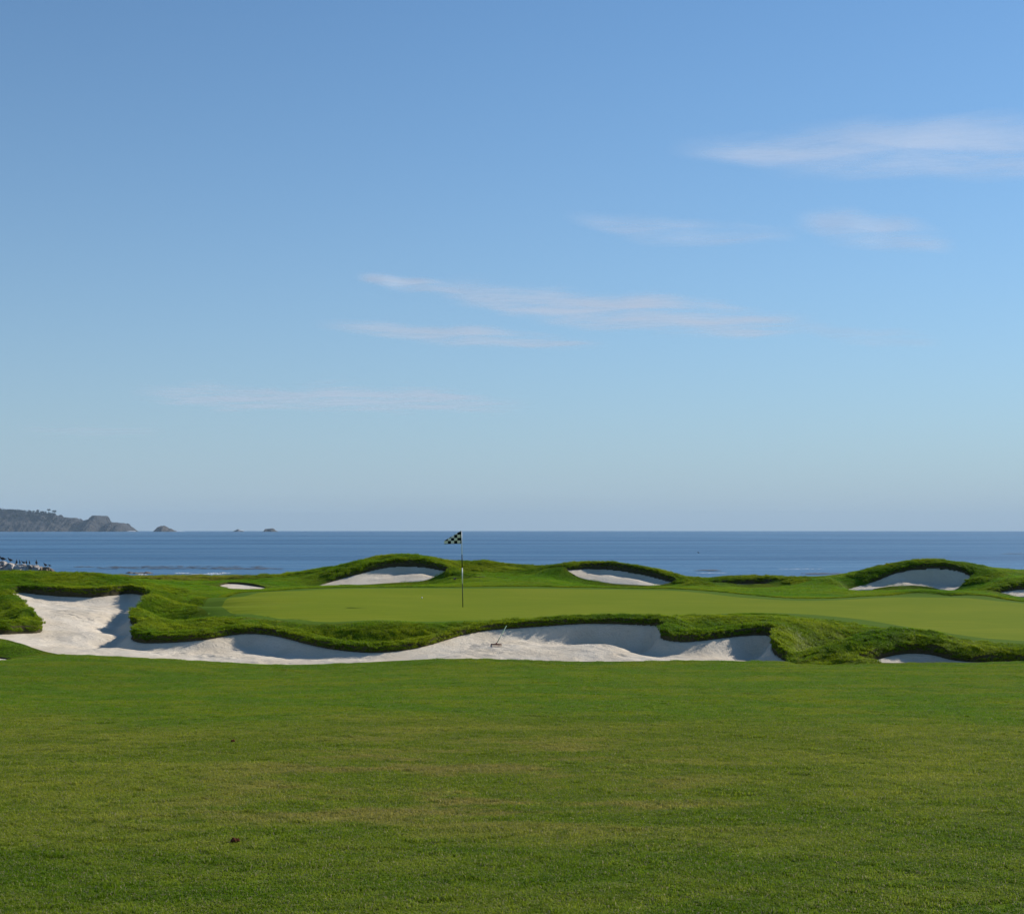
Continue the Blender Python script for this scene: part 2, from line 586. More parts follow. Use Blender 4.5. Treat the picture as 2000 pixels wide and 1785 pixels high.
BUNKERS.append(("half shaded sand bunker below the tall shaggy ridge behind the flag",
                [(622, 1144.0, 58.2, .008, 0), (650, 1135, 58.9, .11, .05), (700, 1121, 59.6, .16, .14), (738, 1111, 60.1, .22, .24), (770, 1106, 60.4, .25, .34), (800, 1105, 60.5, .26, .40),
                 (832, 1107.5, 60.3, .25, .42), (858, 1112, 60, .22, .42), (878, 1117, 59.6, .18, .36), (872, 1123, 59.0, .14, .14), (835, 1132.5, 58.7, .008, 0),
                 (785, 1137.5, 58.4, .008, 0), (720, 1141.5, 58.1, .008, 0), (660, 1144.0, 58, .008, 0)],
                [(700, 1132, 58.9), (760, 1126, 59.3), (820, 1121, 59.4)]))
BUNKERS.append(("sand bunker with a long shaded lip behind the middle of the green",
                [(1106, 1114.5, 59.6, .08, .02), (1130, 1111.5, 60, .16, .06), (1160, 1110.5, 60.3, .24, .16), (1200, 1112.5, 60.1, .28, .28), (1240, 1119, 59.8, .28, .32), (1280, 1127, 59.4, .26, .30),
                 (1312, 1136, 58.9, .22, .2), (1324, 1140.5, 58.5, .14, .06), (1285, 1143.5, 58.2, .008, 0), (1240, 1142.5, 58.3, .008, 0), (1200, 1140.5, 58.5, .008, 0), (1160, 1134.5, 58.8, .008, 0), (1128, 1126.5, 59.2, .008, 0)],
                [(1190, 1126, 59.2), (1240, 1132, 58.9)]))
BUNKERS.append(("thin sliver of shaded bunker under the low sea side ridge",
                [(1372, 1143.5, 57, .14, .02), (1420, 1141.5, 57.4, .18, .14), (1460, 1140.5, 57.5, .20, .18), (1500, 1140, 57.5, .20, .16), (1546, 1138.5, 57.4, .14, .04), (1500, 1142.0, 57.1, .04, 0), (1440, 1143.6, 57.0, .04, 0)],
                [(1460, 1144, 57.1)]))
BUNKERS.append(("deep shaded sand bunker under the round mound at right",
                [(1650, 1153.5, 56.0, .008, 0), (1700, 1138, 56.7, .14, .22), (1730, 1126, 57.0, .16, .48), (1762, 1116, 57.2, .17, .62), (1800, 1110, 57.3, .18, .74), (1840, 1109, 57.3, .18, .78),
                 (1872, 1113, 57, .18, .72), (1892, 1121, 56.5, .18, .6), (1902, 1131, 56, .16, .46), (1888, 1142, 55.4, .14, .18), (1860, 1154.0, 54.9, .008, 0), (1830, 1150.0, 55.9, .008, 0),
                 (1790, 1144.0, 56.2, .008, 0), (1760, 1144.5, 56.1, .008, 0), (1715, 1148.5, 56.0, .008, 0)],
                [(1760, 1138, 56.5), (1800, 1140, 56.5), (1850, 1146, 55.9)]))
BUNKERS.append(("narrow shaded bunker cut by the right edge behind the green",
                [(1945, 1158.5, 51.9, .08, .02), (1970, 1154, 52.3, .2, .16), (2003, 1151, 52.6, .24, .24), (2070, 1149.5, 52.8, .24, .24), (2070, 1167.5, 51.4, .008, 0), (1985, 1165.0, 51.6, .008, 0)],
                [(2010, 1160, 51.9)]))

BK = []
for label, pts, floor in BUNKERS:
    rows = []
    for px, py, Y, lip, face in pts:
        x, y, z = at(px, py, Y)
        rows.append((x, y, z, lip, face))
    c = closed_curve(rows, 6)
    c[:, 3] = np.maximum(c[:, 3], 0.03)
    c[:, 4] = np.maximum(c[:, 4], 0.0)
    BK.append(dict(label=label, c=c, ctrl=np.array(rows), floor=np.array([at(*q) for q in floor])))

# ------------------------------------------------------------------ putting green and collar outlines (on the plane of the green)
GREEN_PX = [(424, 1185), (432, 1177), (455, 1168), (500, 1160), (570, 1154.5), (660, 1150.5), (780, 1149), (900, 1149), (1050, 1149.5), (1180, 1151), (1300, 1153), (1370, 1158), (1440, 1166),
            (1530, 1172), (1620, 1172.5), (1710, 1168), (1790, 1165.5), (1870, 1168), (1950, 1174), (2060, 1184), (2250, 1205), (2250, 1275), (2060, 1255), (1960, 1249), (1890, 1242), (1810, 1231),
            (1740, 1218), (1660, 1207), (1570, 1199), (1490, 1196.5), (1420, 1198), (1340, 1202), (1270, 1204), (1175, 1205), (1075, 1209), (975, 1211), (880, 1213), (760, 1215),
            (640, 1214), (560, 1209), (500, 1203), (455, 1196)]
COLLAR_PX = [(388, 1184), (396, 1175), (425, 1165), (480, 1157), (560, 1151.5), (650, 1148), (780, 1146.5), (900, 1146.5), (1050, 1147), (1180, 1148.5), (1300, 1150.5), (1380, 1154.5), (1450, 1161),
             (1530, 1168), (1620, 1169), (1710, 1164.5), (1790, 1162), (1870, 1164.5), (1950, 1170.5), (2060, 1180), (2260, 1200), (2260, 1281), (2060, 1261), (1960, 1255), (1880, 1248), (1800, 1238),
             (1730, 1226), (1650, 1214), (1570, 1204), (1490, 1198.5), (1420, 1200), (1340, 1204), (1270, 1206.5), (1175, 1207.5), (1075, 1211.5), (975, 1213.5), (880, 1215.5), (760, 1218),
             (640, 1217), (555, 1212.5), (490, 1206.5), (430, 1198), (400, 1191)]
GREEN = closed_curve([at_green(*p) for p in GREEN_PX], 5)
COLLAR = closed_curve([at_green(*p) for p in COLLAR_PX], 5)

# ------------------------------------------------------------------ ground height: a smooth surface through surveyed points
CT = []
for px, py, Y in [
    # crest of the left bank and the ground in front of it
    (-150, 1112, 47), (0, 1113, 47), (60, 1111, 47.5), (120, 1110, 48), (200, 1112, 48), (245, 1119, 48.5), (290, 1128, 49.5), (330, 1136, 51),
    (60, 1135, 45), (150, 1138, 45), (230, 1140, 45.5), (-100, 1150, 42), (-40, 1180, 38), (0, 1170, 39.6), (15, 1195, 36.5), (30, 1215, 34.2), (-60, 1215, 34),
    (320, 1165, 45), (340, 1150, 48.5), (330, 1190, 41), (320, 1215, 36.8),  (365, 1215, 36.5), 
    (50, 1272, 28.6), (0, 1264, 29.0), (-60, 1263, 29.2), (60, 1281, 27.9),
    # apron behind the green
    (380, 1158, 50), (450, 1150, 53), (560, 1149, 53.5), (700, 1144, 55), (900, 1141, 55), (900, 1128, 57.5), (980, 1128, 57.5), (1050, 1132, 57), (950, 1115, 60), (1040, 1115, 60), (900, 1112, 60.2),
    (1150, 1144, 55), (1300, 1146, 54.5), (1400, 1149.5, 54), (1500, 1150, 54), (1600, 1148, 54), (1620, 1157, 51.5), (1700, 1155, 52), (1560, 1139, 56.5), (1640, 1138, 56),
    (1800, 1152, 51.8), (1930, 1150, 53), (1930, 1130, 55), (1990, 1125, 56), (1960, 1163, 49.5), (1880, 1158, 50.8),
    # crests on the sea side
    (300, 1126, 62), (350, 1124, 63), (400, 1123, 63), (460, 1126, 64), (505, 1127, 64), (545, 1122, 63), (590, 1115, 62.5), (650, 1106, 62.3), (700, 1096, 62.3), (740, 1088, 62.5), (775, 1085, 62.6),
    (815, 1087, 62.6), (860, 1090, 62.4), (920, 1093, 62.3), (980, 1101, 62), (1040, 1102, 62), (1080, 1099, 62), (1120, 1097, 62), (1150, 1095, 62.2), (1190, 1098, 61.8), (1230, 1105, 61.3),
    (1280, 1115, 60.8), (1330, 1124, 60.3), (1400, 1128, 60), (1500, 1130, 60), (1570, 1129, 60), (1640, 1122, 59.7), (1700, 1110, 59.5), (1750, 1101, 59.3), (1800, 1097, 59.3),
    (1850, 1096, 59.3), (1900, 1099, 59), (1950, 1104, 58.6), (2000, 1109, 58.2), (2120, 1115, 57.5), (2250, 1130, 57),
    (350, 1135, 58), (420, 1138, 59), (560, 1138, 58.5),
    # bank in front of the green
    (640, 1222, 32.7), (640, 1250, 31.7), (700, 1223, 32.4), (700, 1256, 31.4), (760, 1224, 32.3), (760, 1259, 31.3), (820, 1222, 32.5), (820, 1252, 31.6), (560, 1218, 33.2), (560, 1234, 32.6), (900, 1218, 33.2), (900, 1233, 32.5), (1000, 1217, 33.6),
    (400, 1213, 33.8), (400, 1238, 32.3), (480, 1214, 33.7), (480, 1229, 32.9), (320, 1218, 34.5), (320, 1240, 32.2),
    (1330, 1209, 33.8), (1400, 1205, 34.2), (1470, 1208, 33.8), (1330, 1232, 32), (1420, 1226, 32.5), (1540, 1217, 32.8), (1540, 1240, 31.2), (1545, 1262, 29.9),
    (1590, 1228, 32.3), (1566, 1291, 29.3), (1592, 1284, 30.2), (1618, 1273, 30.9), (1652, 1258, 31.5), (1690, 1240, 32.2), (1556, 1256, 30.8), (1590, 1243, 31.6), (1625, 1234, 32.2),
    (1580, 1296, 27.9), (1610, 1281, 28.2), (1645, 1265, 28.6), (1690, 1249, 29.2), (1750, 1241, 29.7), (1820, 1247, 29.5), (1900, 1259, 29.0), (2000, 1268, 28.7), (2100, 1270, 28.6),
]:
    q = at(px, py, Y)
    if Y >= 57 and py < 1131:
        q = (q[0], q[1], q[2] - 0.11)
    elif 44.5 < Y < 51.5 and px < 335:
        q = (q[0], q[1], q[2] - 0.21)
    CT.append(q)
EDGE = [(-250, 1290), (-100, 1289), (0, 1291), (100, 1286), (200, 1284), (300, 1289), (430, 1296), (550, 1301), (650, 1301), (760, 1297.5), (860, 1293.5), (950, 1293.5), (1050, 1296.5),
        (1150, 1298.5), (1250, 1297.5), (1350, 1296.5), (1450, 1297.5), (1560, 1298.5), (1700, 1300.5), (1850, 1300.5), (2000, 1298), (2150, 1296)]
for px, py in EDGE:
    CT.append(at(px, py, 26.6))
for px in (-250, 150, 500, 850, 1200, 1550, 1900, 2250):
    e = np.interp(px, [q[0] for q in EDGE], [q[1] for q in EDGE])
    zr = at(px, e, 26.6)[2]
    for Y in (22.0, 16.0, 10.0, 4.0, -4.0):
        base = 8.35 - 0.0345 * Y + 0.02 * math.sin(px * 0.004 + Y * 0.7)
        k = max(0.0, (Y - 14) / 12.6)
        CT.append(((px - 1000) / F * (Y + 12), Y, base + (zr - (8.35 - 0.0345 * 26.6)) * k))
for b in BK:                                                     # rims of the bunkers
    for r in b['ctrl'][::1]:
        CT.append((r[0], r[1], r[2] + r[3]))
for p in GREEN[::7]:
    CT.append((p[0], p[1], green_z(p[0], p[1])))
for p in COLLAR[::7]:
    CT.append((p[0], p[1], green_z(p[0], p[1])))
for x, y in [(-3, 42), (2, 44), (7, 42), (11, 37), (0, 38), (5, 36), (-5, 46), (0, 49), (9, 33), (12, 43), (15, 38)]:
    CT.append((x, y, green_z(x, y)))
for x in (-45, -30, 30, 45):                                     # far sides
    for y in (-20, 5, 25, 45, 60):
        CT.append((x, y, 8.35 - 0.0345 * y if y < 26 else 7.9))
for x in (-40, -20, 0, 20, 40):
    CT.append((x, -40, 9.3))
for x in (-30, -22, -14, -7, 0, 7, 14, 22, 30):                  # seaward side falls away
    CT.append((x, 68, 7.3))
    CT.append((x, 76, 6.2))
CT = np.array(CT)
_, keep = np.unique(np.round(CT[:, :2] / 0.05).astype(int), axis=0, return_index=True)
CT = CT[keep]
TURF_FIT = tps_fit(CT[:, :2], CT[:, 2], 0.02)


def turf_height(X, Y):
    Z = tps_eval(TURF_FIT, X, Y)
    base = np.where(Y < 26, 8.35 - 0.0345 * np.clip(Y, -60, 26), 7.6)
    w = smoothstep(34, 48, np.abs(X)) + smoothstep(-25, -40, Y)
    w = np.clip(w, 0, 1)
    Z = Z * (1 - w) + base * w
    bluff = smoothstep(66.5, 100, Y)
    Z = Z * (1 - bluff) + (-3.0) * bluff
    return Z


# sand surfaces
# footprints, the longer tracks where a player walked in past the rake
PRINTS = []
_rp = random.Random(21)
for (ax, ay), (bx_, by_), n_ in (((930, 1275, ), (1120, 1258), 13), ((1120, 1262), (1230, 1285), 8), ((880, 1268), (1010, 1290), 9), ((90, 1200), (240, 1225), 11), ((60, 1175), (200, 1190), 8), ((700, 1288), (930, 1270), 10), ((300, 1280), (520, 1290), 9)):
    for i_ in range(n_):
        t_ = i_ / max(1, n_ - 1)
        px_, py_ = ax + (bx_ - ax) * t_ + _rp.uniform(-9, 9), ay + (by_ - ay) * t_ + _rp.uniform(-4, 4)
        zg = 7.3 if px_ > 300 else np.interp(py_, [1165, 1200, 1240, 1285], [7.95, 7.72, 7.5, 7.3])
        u_, y_, z_ = ray(px_, py_)
        tt = (EYE - zg) / -z_
        PRINTS.append((u_ * tt, y_ * tt, _rp.uniform(-.5, .9), _rp.uniform(.11, .15)))
for b in BK:
    c = b['c']
    ctrl = b['ctrl']
    P = np.vstack([ctrl[:, :2], b['floor'][:, :2]])
    z = np.concatenate([ctrl[:, 2] - ctrl[:, 4], b['floor'][:, 2]])
    b['fit'] = tps_fit(P, z, 0.004)


def sand_height(b, X, Y, D=None, IDX=None):
    if D is None:
        D, _, _, IDX = sdf_poly(b['c'][:, :2], X, Y, 3.0)
    Z = tps_eval(b['fit'], X, Y)
    c = b['c']
    # face depth from nearby rim points
    xf, yf = X.ravel(), Y.ravel()
    face = np.empty(xf.size)
    for i in range(0, xf.size, 20000):
        d2 = (xf[i:i + 20000, None] - c[None, :, 0]) ** 2 + (yf[i:i + 20000, None] - c[None, :, 1]) ** 2
        w = 1.0 / (d2 + 0.01) ** 2
        face[i:i + 20000] = (w * c[None, :, 4]).sum(1) / w.sum(1)
    face = face.reshape(X.shape)
    din = np.maximum(-D, 0)
    Z = Z + face * np.exp(-(din / 0.30) ** 1.6)
    Z = Z - 1.6 * np.maximum(D, 0)
    k = smoothstep(0.12, 0.75, din)
    for fx, fy, fa, fl in PRINTS:
        ca, sa = math.cos(fa), math.sin(fa)
        m = (np.abs(X - fx) < 0.4) & (np.abs(Y - fy) < 0.4)
        if m.any():
            a_ = ((X[m] - fx) * ca + (Y[m] - fy) * sa) / fl
            b_ = (-(X[m] - fx) * sa + (Y[m] - fy) * ca) / 0.055
            r2 = a_ * a_ + b_ * b_
            Z[m] += k[m] * (-0.04 * np.exp(-r2) + 0.016 * np.exp(-(np.sqrt(r2) - 1.7) ** 2 * 3))
    Z = Z + k * (0.020 * vnoise(X, Y, 0.9, 1) + 0.017 * vnoise(X, Y, 0.38, 2) + 0.012 * vnoise(X, Y, 0.17, 3) + 0.02 * np.abs(vnoise(X, Y, 0.55, 4)) * vnoise(X, Y, 2.5, 5))
    return Z


# ------------------------------------------------------------------ the ground grid, split by what grows on it
uu = np.concatenate([np.linspace(-3, -0.62, 14)[:-1], np.linspace(-0.62, -0.29, 50)[:-1], np.arange(-0.29, 0.29, 0.00112), np.linspace(0.29, 0.62, 50), np.linspace(0.62, 3, 14)[1:]])
yy = [24.0]
while yy[-1] < 64.5:
    yy.append(yy[-1] * 1.0017)
yy = np.concatenate([np.linspace(-60, 0, 16)[:-1], np.linspace(0, 24, 90)[:-1], np.array(yy), np.linspace(65, 70, 14), np.linspace(71, 110, 20)])
SPAN = np.maximum(yy, 0) + 20.0
GX = uu[None, :] * SPAN[:, None]
GY = np.repeat(yy[:, None], len(uu), 1)
sx = np.gradient(uu)[None, :] * SPAN[:, None]
sy = np.repeat(np.gradient(yy)[:, None], len(uu), 1)
CELL = np.minimum(sx, sy)

REG = [('collar', COLLAR[:, :2]), ('green', GREEN[:, :2])] + [('b%d' % i, b['c'][:, :2]) for i, b in enumerate(BK)]
onc = np.zeros(GX.shape, bool)
for nm, poly in REG:                                              # move grid points onto the outlines
    D, NX, NY, _ = sdf_poly(poly, GX, GY, 0.6)
    m = (np.abs(D) < 0.5 * np.maximum(sx, sy)) & (CELL < 0.2) & ~onc & (np.abs(D) < 0.09)
    GX[m] = NX[m]
    GY[m] = NY[m]
    onc |= m
SD = {}
for nm, poly in REG:
    SD[nm] = sdf_poly(poly, GX, GY, 4.0)
BMIN = np.min([SD['b%d' % i][0] for i in range(len(BK))], axis=0)

GZ = turf_height(GX, GY)
# roundness and lumps of the rough
dcol = SD['collar'][0]
roughness = smoothstep(0.5, 1.6, dcol) * smoothstep(27.5, 29.5, GY) * smoothstep(0.0, 0.8, BMIN)
ridge = np.clip(smoothstep(58, 61, GY), 0, 1)
lump = 0.022 * vnoise(GX, GY, 0.9, 11) + 0.014 * vnoise(GX, GY, 0.42, 12) + 0.011 * vnoise(GX, GY, 0.21, 18) + ridge * (0.05 * vnoise(GX, GY, 0.8, 13) + 0.05 * vnoise(GX, GY, 1.7, 14))
GZ += roughness * lump * (0.5 + 0.5 * smoothstep(40, 55, GY))
GZ += (1 - roughness) * 0.008 * vnoise(GX, GY, 2.2, 15) * smoothstep(0.0, 0.5, BMIN) * smoothstep(-0.2, 0.2, dcol)
fw = smoothstep(27, 25, GY)
GZ += fw * (0.014 * vnoise(GX, GY, 3.1, 16) + 0.003 * vnoise(GX, GY, 0.8, 17))


def along(points, X, Y, far=2.5):
    P = np.array([at(*p)[:2] for p in points])
    d = np.full(X.shape, far)
    m = (X > P[:, 0].min() - far) & (X < P[:, 0].max() + far) & (Y > P[:, 1].min() - far) & (Y < P[:, 1].max() + far)
    x_, y_ = X[m], Y[m]
    dd = np.full(x_.shape, far)
    for a_, b_ in zip(P[:-1], P[1:]):
        e_ = b_ - a_
        t_ = np.clip(((x_ - a_[0]) * e_[0] + (y_ - a_[1]) * e_[1]) / (e_ @ e_), 0, 1)
        dd = np.minimum(dd, np.hypot(x_ - a_[0] - e_[0] * t_, y_ - a_[1] - e_[1] * t_))
    d[m] = dd
    return d


# the hollow left of the finger of turf at lower right, and the finger itself
GZ -= 0.19 * np.exp(-(along([(1566, 1270, 30.2), (1594, 1262, 30.8), (1625, 1250, 31.6), (1668, 1240, 32.2)], GX, GY) / 0.48) ** 2) * smoothstep(0.05, 0.5, BMIN)
GZ += 0.12 * np.exp(-(along([(1580, 1296, 27.9), (1610, 1281, 28.3), (1645, 1265, 28.8), (1690, 1249, 29.4), (1750, 1241, 29.9), (1820, 1247, 29.8)], GX, GY) / 0.36) ** 2) * smoothstep(0.05, 0.4, BMIN)
# hollows in the bank below the green
GZ -= 0.07 * np.exp(-(along([(620, 1240, 32.0), (700, 1250, 31.6), (790, 1252, 31.5), (850, 1242, 32.0)], GX, GY) / 0.40) ** 2) * smoothstep(0.1, 0.5, BMIN)
# sods rolled over the lips
LIPS = np.zeros(GX.shape)
for i, b in enumerate(BK):
    D, _, _, IX = SD['b%d' % i]
    m = (D > 0) & (D < 1.2)
    LIPS[m] = np.maximum(LIPS[m], (b['c'][np.clip(IX[m].astype(int), 0, len(b['c']) - 1), 3] > 0.105) * 1.0)
GZ += 0.055 * LIPS * np.exp(-((BMIN - 0.30) / 0.22) ** 2) * (GY < 40)
TURF_TOP = GZ.copy()                                              # surface before the pits are cut
for i, b in enumerate(BK):
    D = SD['b%d' % i][0]
    m = D < -0.004
    if m.any():
        zs = sand_height(b, GX[m], GY[m], D[m], None)
        cut = np.minimum(zs - 0.13, GZ[m])
        GZ[m] = cut

nr, nc = GX.shape
vid = np.arange(nr * nc).reshape(nr, nc)
A, B_, C_, D_ = vid[:-1, :-1].ravel(), vid[:-1, 1:].ravel(), vid[1:, 1:].ravel(), vid[1:, :-1].ravel()
f_on = onc.ravel()
bd = f_on[B_] & f_on[D_] & ~(f_on[A] & f_on[C_])
T1 = np.where(bd[:, None], np.stack([A, B_, D_], 1), np.stack([A, B_, C_], 1))
T2 = np.where(bd[:, None], np.stack([B_, C_, D_], 1), np.stack([A, C_, D_], 1))
TRI = np.concatenate([T1, T2])
xf, yf, zf = GX.ravel(), GY.ravel(), GZ.ravel()
cx = xf[TRI].mean(1)
cy = yf[TRI].mean(1)


def tri_sd(nm):
    return SD[nm][0].ravel()[TRI].mean(1)


reg = np.zeros(len(TRI), int)                                     # 0 rough, 1 fairway, 2 collar, 3 green, 9 dropped
bmin_t = BMIN.ravel()[TRI].mean(1)
edge_y = 27.0 + 0.25 * vnoise(cx, cy, 2.0, 21)
reg[cy < edge_y] = 1
reg[tri_sd('collar') < 0] = 2
reg[tri_sd('green') < 0] = 3
reg[(bmin_t < -0.004)] = 4                                         # the cut edge below the sod
deep = (BMIN.ravel()[TRI].max(1) < -0.35)
reg[deep] = 9                                                     # deep under the sand: not needed
V = np.stack([xf, yf, zf], 1)


def region_object(name, k, mat):
    f = TRI[reg == k]
    u, inv = np.unique(f, return_inverse=True)
    me = mesh_from_arrays(name, V[u], inv.reshape(f.shape))
    o = link(name, me, mat)
    o["kind"] = 'structure'
    return o


region_object('rough_ground', 0, M_ROUGH)
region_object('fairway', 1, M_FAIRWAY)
region_object('green_collar', 2, M_COLLAR)
region_object('putting_green', 3, M_GREEN)

M_SOIL = plain_mat('dark_soil', (0.060, 0.052, 0.026), 0.95, 0.05, 0.4, 8.0)
region_object('bunker_cut_edge', 4, M_SOIL)
# sand
for i, b in enumerate(BK):
    c = b['c']
    x0, x1, y0, y1 = c[:, 0].min() - .2, c[:, 0].max() + .2, c[:, 1].min() - .2, c[:, 1].max() + .2
    st = 0.05 if y0 < 40 else 0.07
    gx, gy = np.meshgrid(np.arange(x0, x1, st), np.arange(y0, y1, st))
    D, _, _, _ = sdf_poly(c[:, :2], gx, gy, 1.0)
    gz = np.full(gx.shape, -9.0)
    m = D < 0.3
    gz[m] = sand_height(b, gx[m], gy[m], D[m], None)
    n0, n1 = gx.shape
    vi = np.arange(n0 * n1).reshape(n0, n1)
    q = np.stack([vi[:-1, :-1], vi[:-1, 1:], vi[1:, 1:], vi[1:, :-1]], -1).reshape(-1, 4)
    ok = (D.ravel()[q] < 0.14).all(1)
    q = q[ok]
    u, inv = np.unique(q, return_inverse=True)
    vv = np.stack([gx.ravel(), gy.ravel(), gz.ravel()], 1)[u]
    o = link('sand_bunker', mesh_from_arrays('sand_bunker', vv, inv.reshape(q.shape)), M_SAND)
    tag(o, b['label'], None, None, 'structure')


# ------------------------------------------------------------------ lookup of the ground at any place
UI = np.arange(len(uu))
YI = np.arange(len(yy))


def ground(x, y, top=False):
    """height and normal of the turf by bilinear lookup in the grid"""
    x = np.asarray(x, float)
    y = np.asarray(y, float)
    def z_at(a, b):
        fi = np.interp(a / (np.maximum(b, 0) + 20.0), uu, UI)
        fj = np.interp(b, yy, YI)
        i0 = np.clip(fi.astype(int), 0, len(uu) - 2)
        j0 = np.clip(fj.astype(int), 0, len(yy) - 2)
        t, s = fi - i0, fj - j0
        Z = TURF_TOP
        return (Z[j0, i0] * (1 - t) + Z[j0, i0 + 1] * t) * (1 - s) + (Z[j0 + 1, i0] * (1 - t) + Z[j0 + 1, i0 + 1] * t) * s
    e = 0.12
    z = z_at(x, y)
    nx = -(z_at(x + e, y) - z_at(x - e, y)) / (2 * e)
    ny = -(z_at(x, y + e) - z_at(x, y - e)) / (2 * e)
    n = np.stack([nx, ny, np.ones_like(nx)], -1)
    n /= np.linalg.norm(n, axis=-1, keepdims=True)
    return z, n


def sds(x, y, far=1.5):
    dc = sdf_poly(COLLAR[:, :2], x, y, far)[0]
    db = np.full(x.shape, far)
    nx = x.copy()
    ny = y.copy()
    lip = np.zeros(x.shape)
    for b in BK:
        d, ax, ay, ix = sdf_poly(b['c'][:, :2], x, y, far)
        m = d < db
        db[m] = d[m]
        nx[m] = ax[m]
        ny[m] = ay[m]
        k = np.clip(ix[m].astype(int), 0, len(b['c']) - 1)
        lip[m] = b['c'][k, 3]
    return dc, db, nx, ny, lip


# ------------------------------------------------------------------ grass: patches of blades scattered over the turf
def blade_patch(name, n, radius, h, w, lean, mat, seed, clump=0):
    r = np.random.default_rng(seed)
    if clump:
        cc = r.uniform(-radius, radius, (clump, 2))
        p = cc[r.integers(0, clump, n)] + r.normal(0, radius * 0.22, (n, 2))
    else:
        a = r.uniform(0, 2 * np.pi, n)
        q = radius * np.sqrt(r.uniform(0, 1, n))
        p = np.stack([q * np.cos(a), q * np.sin(a)], 1)
    hh = h * r.uniform(0.55, 1.25, n)
    az = r.uniform(0, 2 * np.pi, n)
    ln = np.abs(r.normal(lean, lean * 0.5, n))
    d = np.stack([np.cos(az), np.sin(az)], 1)
    s = np.stack([-np.sin(az + r.normal(0, .6, n)), np.cos(az)], 1)
    ww = w * r.uniform(0.7, 1.3, n)
    verts = np.zeros((n, 5, 3))
    verts[:, 0, :2] = p - s * ww[:, None] * .5
    verts[:, 1, :2] = p + s * ww[:, None] * .5
    verts[:, 0:2, 2] = -0.012
    mid = p + d * (hh * ln * 0.35)[:, None]
    verts[:, 2, :2] = mid + s * ww[:, None] * .42
    verts[:, 3, :2] = mid - s * ww[:, None] * .42
    verts[:, 2:4, 2] = (hh * 0.6)[:, None]
    verts[:, 4, :2] = p + d * (hh * ln)[:, None]
    verts[:, 4, 2] = hh * (1.0 - 0.25 * np.clip(ln, 0, 2))
    base = (np.arange(n) * 5)[:, None]
    tris = np.concatenate([base + np.array([[0, 1, 2]]), base + np.array([[0, 2, 3]]), base + np.array([[3, 2, 4]])])
    me = mesh_from_arrays(name, verts.reshape(-1, 3), tris, smooth=False)
    at1 = me.attributes.new('along', 'FLOAT', 'POINT')
    at1.data.foreach_set('value', np.tile(np.array([0, 0, .6, .6, 1.0], np.float32), n))
    at2 = me.attributes.new('blade', 'FLOAT', 'POINT')
    at2.data.foreach_set('value', np.repeat(r.uniform(0, 1, n).astype(np.float32), 5))
    me.materials.append(mat)
    return bpy.data.objects.new(name, me)


def patch_set(name, kinds):
    c = bpy.data.collections.new(name)                            # not in the scene: only the source of the scatter
    for o in kinds:
        c.objects.link(o)
    return c


def scatter(name, pos, nrm, scale, yaw, idx, coll, tilt=None):
    """one object: every patch of this kind of grass"""
    n = len(pos)
    me = bpy.data.meshes.new(name)
    me.vertices.add(n)
    me.vertices.foreach_set('co', np.asarray(pos, np.float32).ravel())
    nz = nrm
    t = np.stack([np.cos(yaw), np.sin(yaw), np.zeros(n)], 1)
    t -= nz * (t * nz).sum(1, keepdims=True)
    t /= np.linalg.norm(t, axis=1, keepdims=True)
    bt = np.cross(nz, t)
    ry = -np.arcsin(np.clip(t[:, 2], -1, 1))
    rx = np.arctan2(bt[:, 2], nz[:, 2])
    rz = np.arctan2(t[:, 1], t[:, 0])
    a = me.attributes.new('turn', 'FLOAT_VECTOR', 'POINT')
    a.data.foreach_set('vector', np.stack([rx, ry, rz], 1).astype(np.float32).ravel())
    a = me.attributes.new('size', 'FLOAT_VECTOR', 'POINT')
    a.data.foreach_set('vector', np.asarray(scale, np.float32).ravel())
    a = me.attributes.new('pick', 'INT', 'POINT')
    a.data.foreach_set('value', np.asarray(idx, np.int32))
    me.update()
    o = link(name, me)
    ng = bpy.data.node_groups.new(name, 'GeometryNodeTree')
    ng.interface.new_socket('Geometry', in_out='INPUT', socket_type='NodeSocketGeometry')
    ng.interface.new_socket('Geometry', in_out='OUTPUT', socket_type='NodeSocketGeometry')
    gi = ng.nodes.new('NodeGroupInput')
    go = ng.nodes.new('NodeGroupOutput')
    ci = ng.nodes.new('GeometryNodeCollectionInfo')
    ci.inputs['Collection'].default_value = coll
    ci.inputs['Separate Children'].default_value = True
    ci.inputs['Reset Children'].default_value = True
    iop = ng.nodes.new('GeometryNodeInstanceOnPoints')
    def attr(nm, ty):
        q = ng.nodes.new('GeometryNodeInputNamedAttribute')
        q.data_type = ty
        q.inputs['Name'].default_value = nm
        return q.outputs['Attribute']
    e2r = ng.nodes.new('FunctionNodeEulerToRotation')
    ng.links.new(attr('turn', 'FLOAT_VECTOR'), e2r.inputs[0])
    ng.links.new(gi.outputs[0], iop.inputs['Points'])
    ng.links.new(ci.outputs[0], iop.inputs['Instance'])
    iop.inputs['Pick Instance'].default_value = True
    ng.links.new(attr('pick', 'INT'), iop.inputs['Instance Index'])
    ng.links.new(e2r.outputs[0], iop.inputs['Rotation'])
    ng.links.new(attr('size', 'FLOAT_VECTOR'), iop.inputs['Scale'])
    ng.links.new(iop.outputs[0], go.inputs[0])
    md = o.modifiers.new('scatter', 'NODES')
    md.node_group = ng
    o["kind"] = 'stuff'
    return o


def jitter_points(x0, x1, y0, y1, step, half_angle=None, margin=2.0):
    gx, gy = np.meshgrid(np.arange(x0, x1, step), np.arange(y0, y1, step))
    gx = gx + RNG.uniform(-.5, .5, gx.shape) * step
    gy = gy + RNG.uniform(-.5, .5, gy.shape) * step
    x, y = gx.ravel(), gy.ravel()
    if half_angle:
        m = np.abs(x) < half_angle * y + margin
        x, y = x[m], y[m]
    return x, y


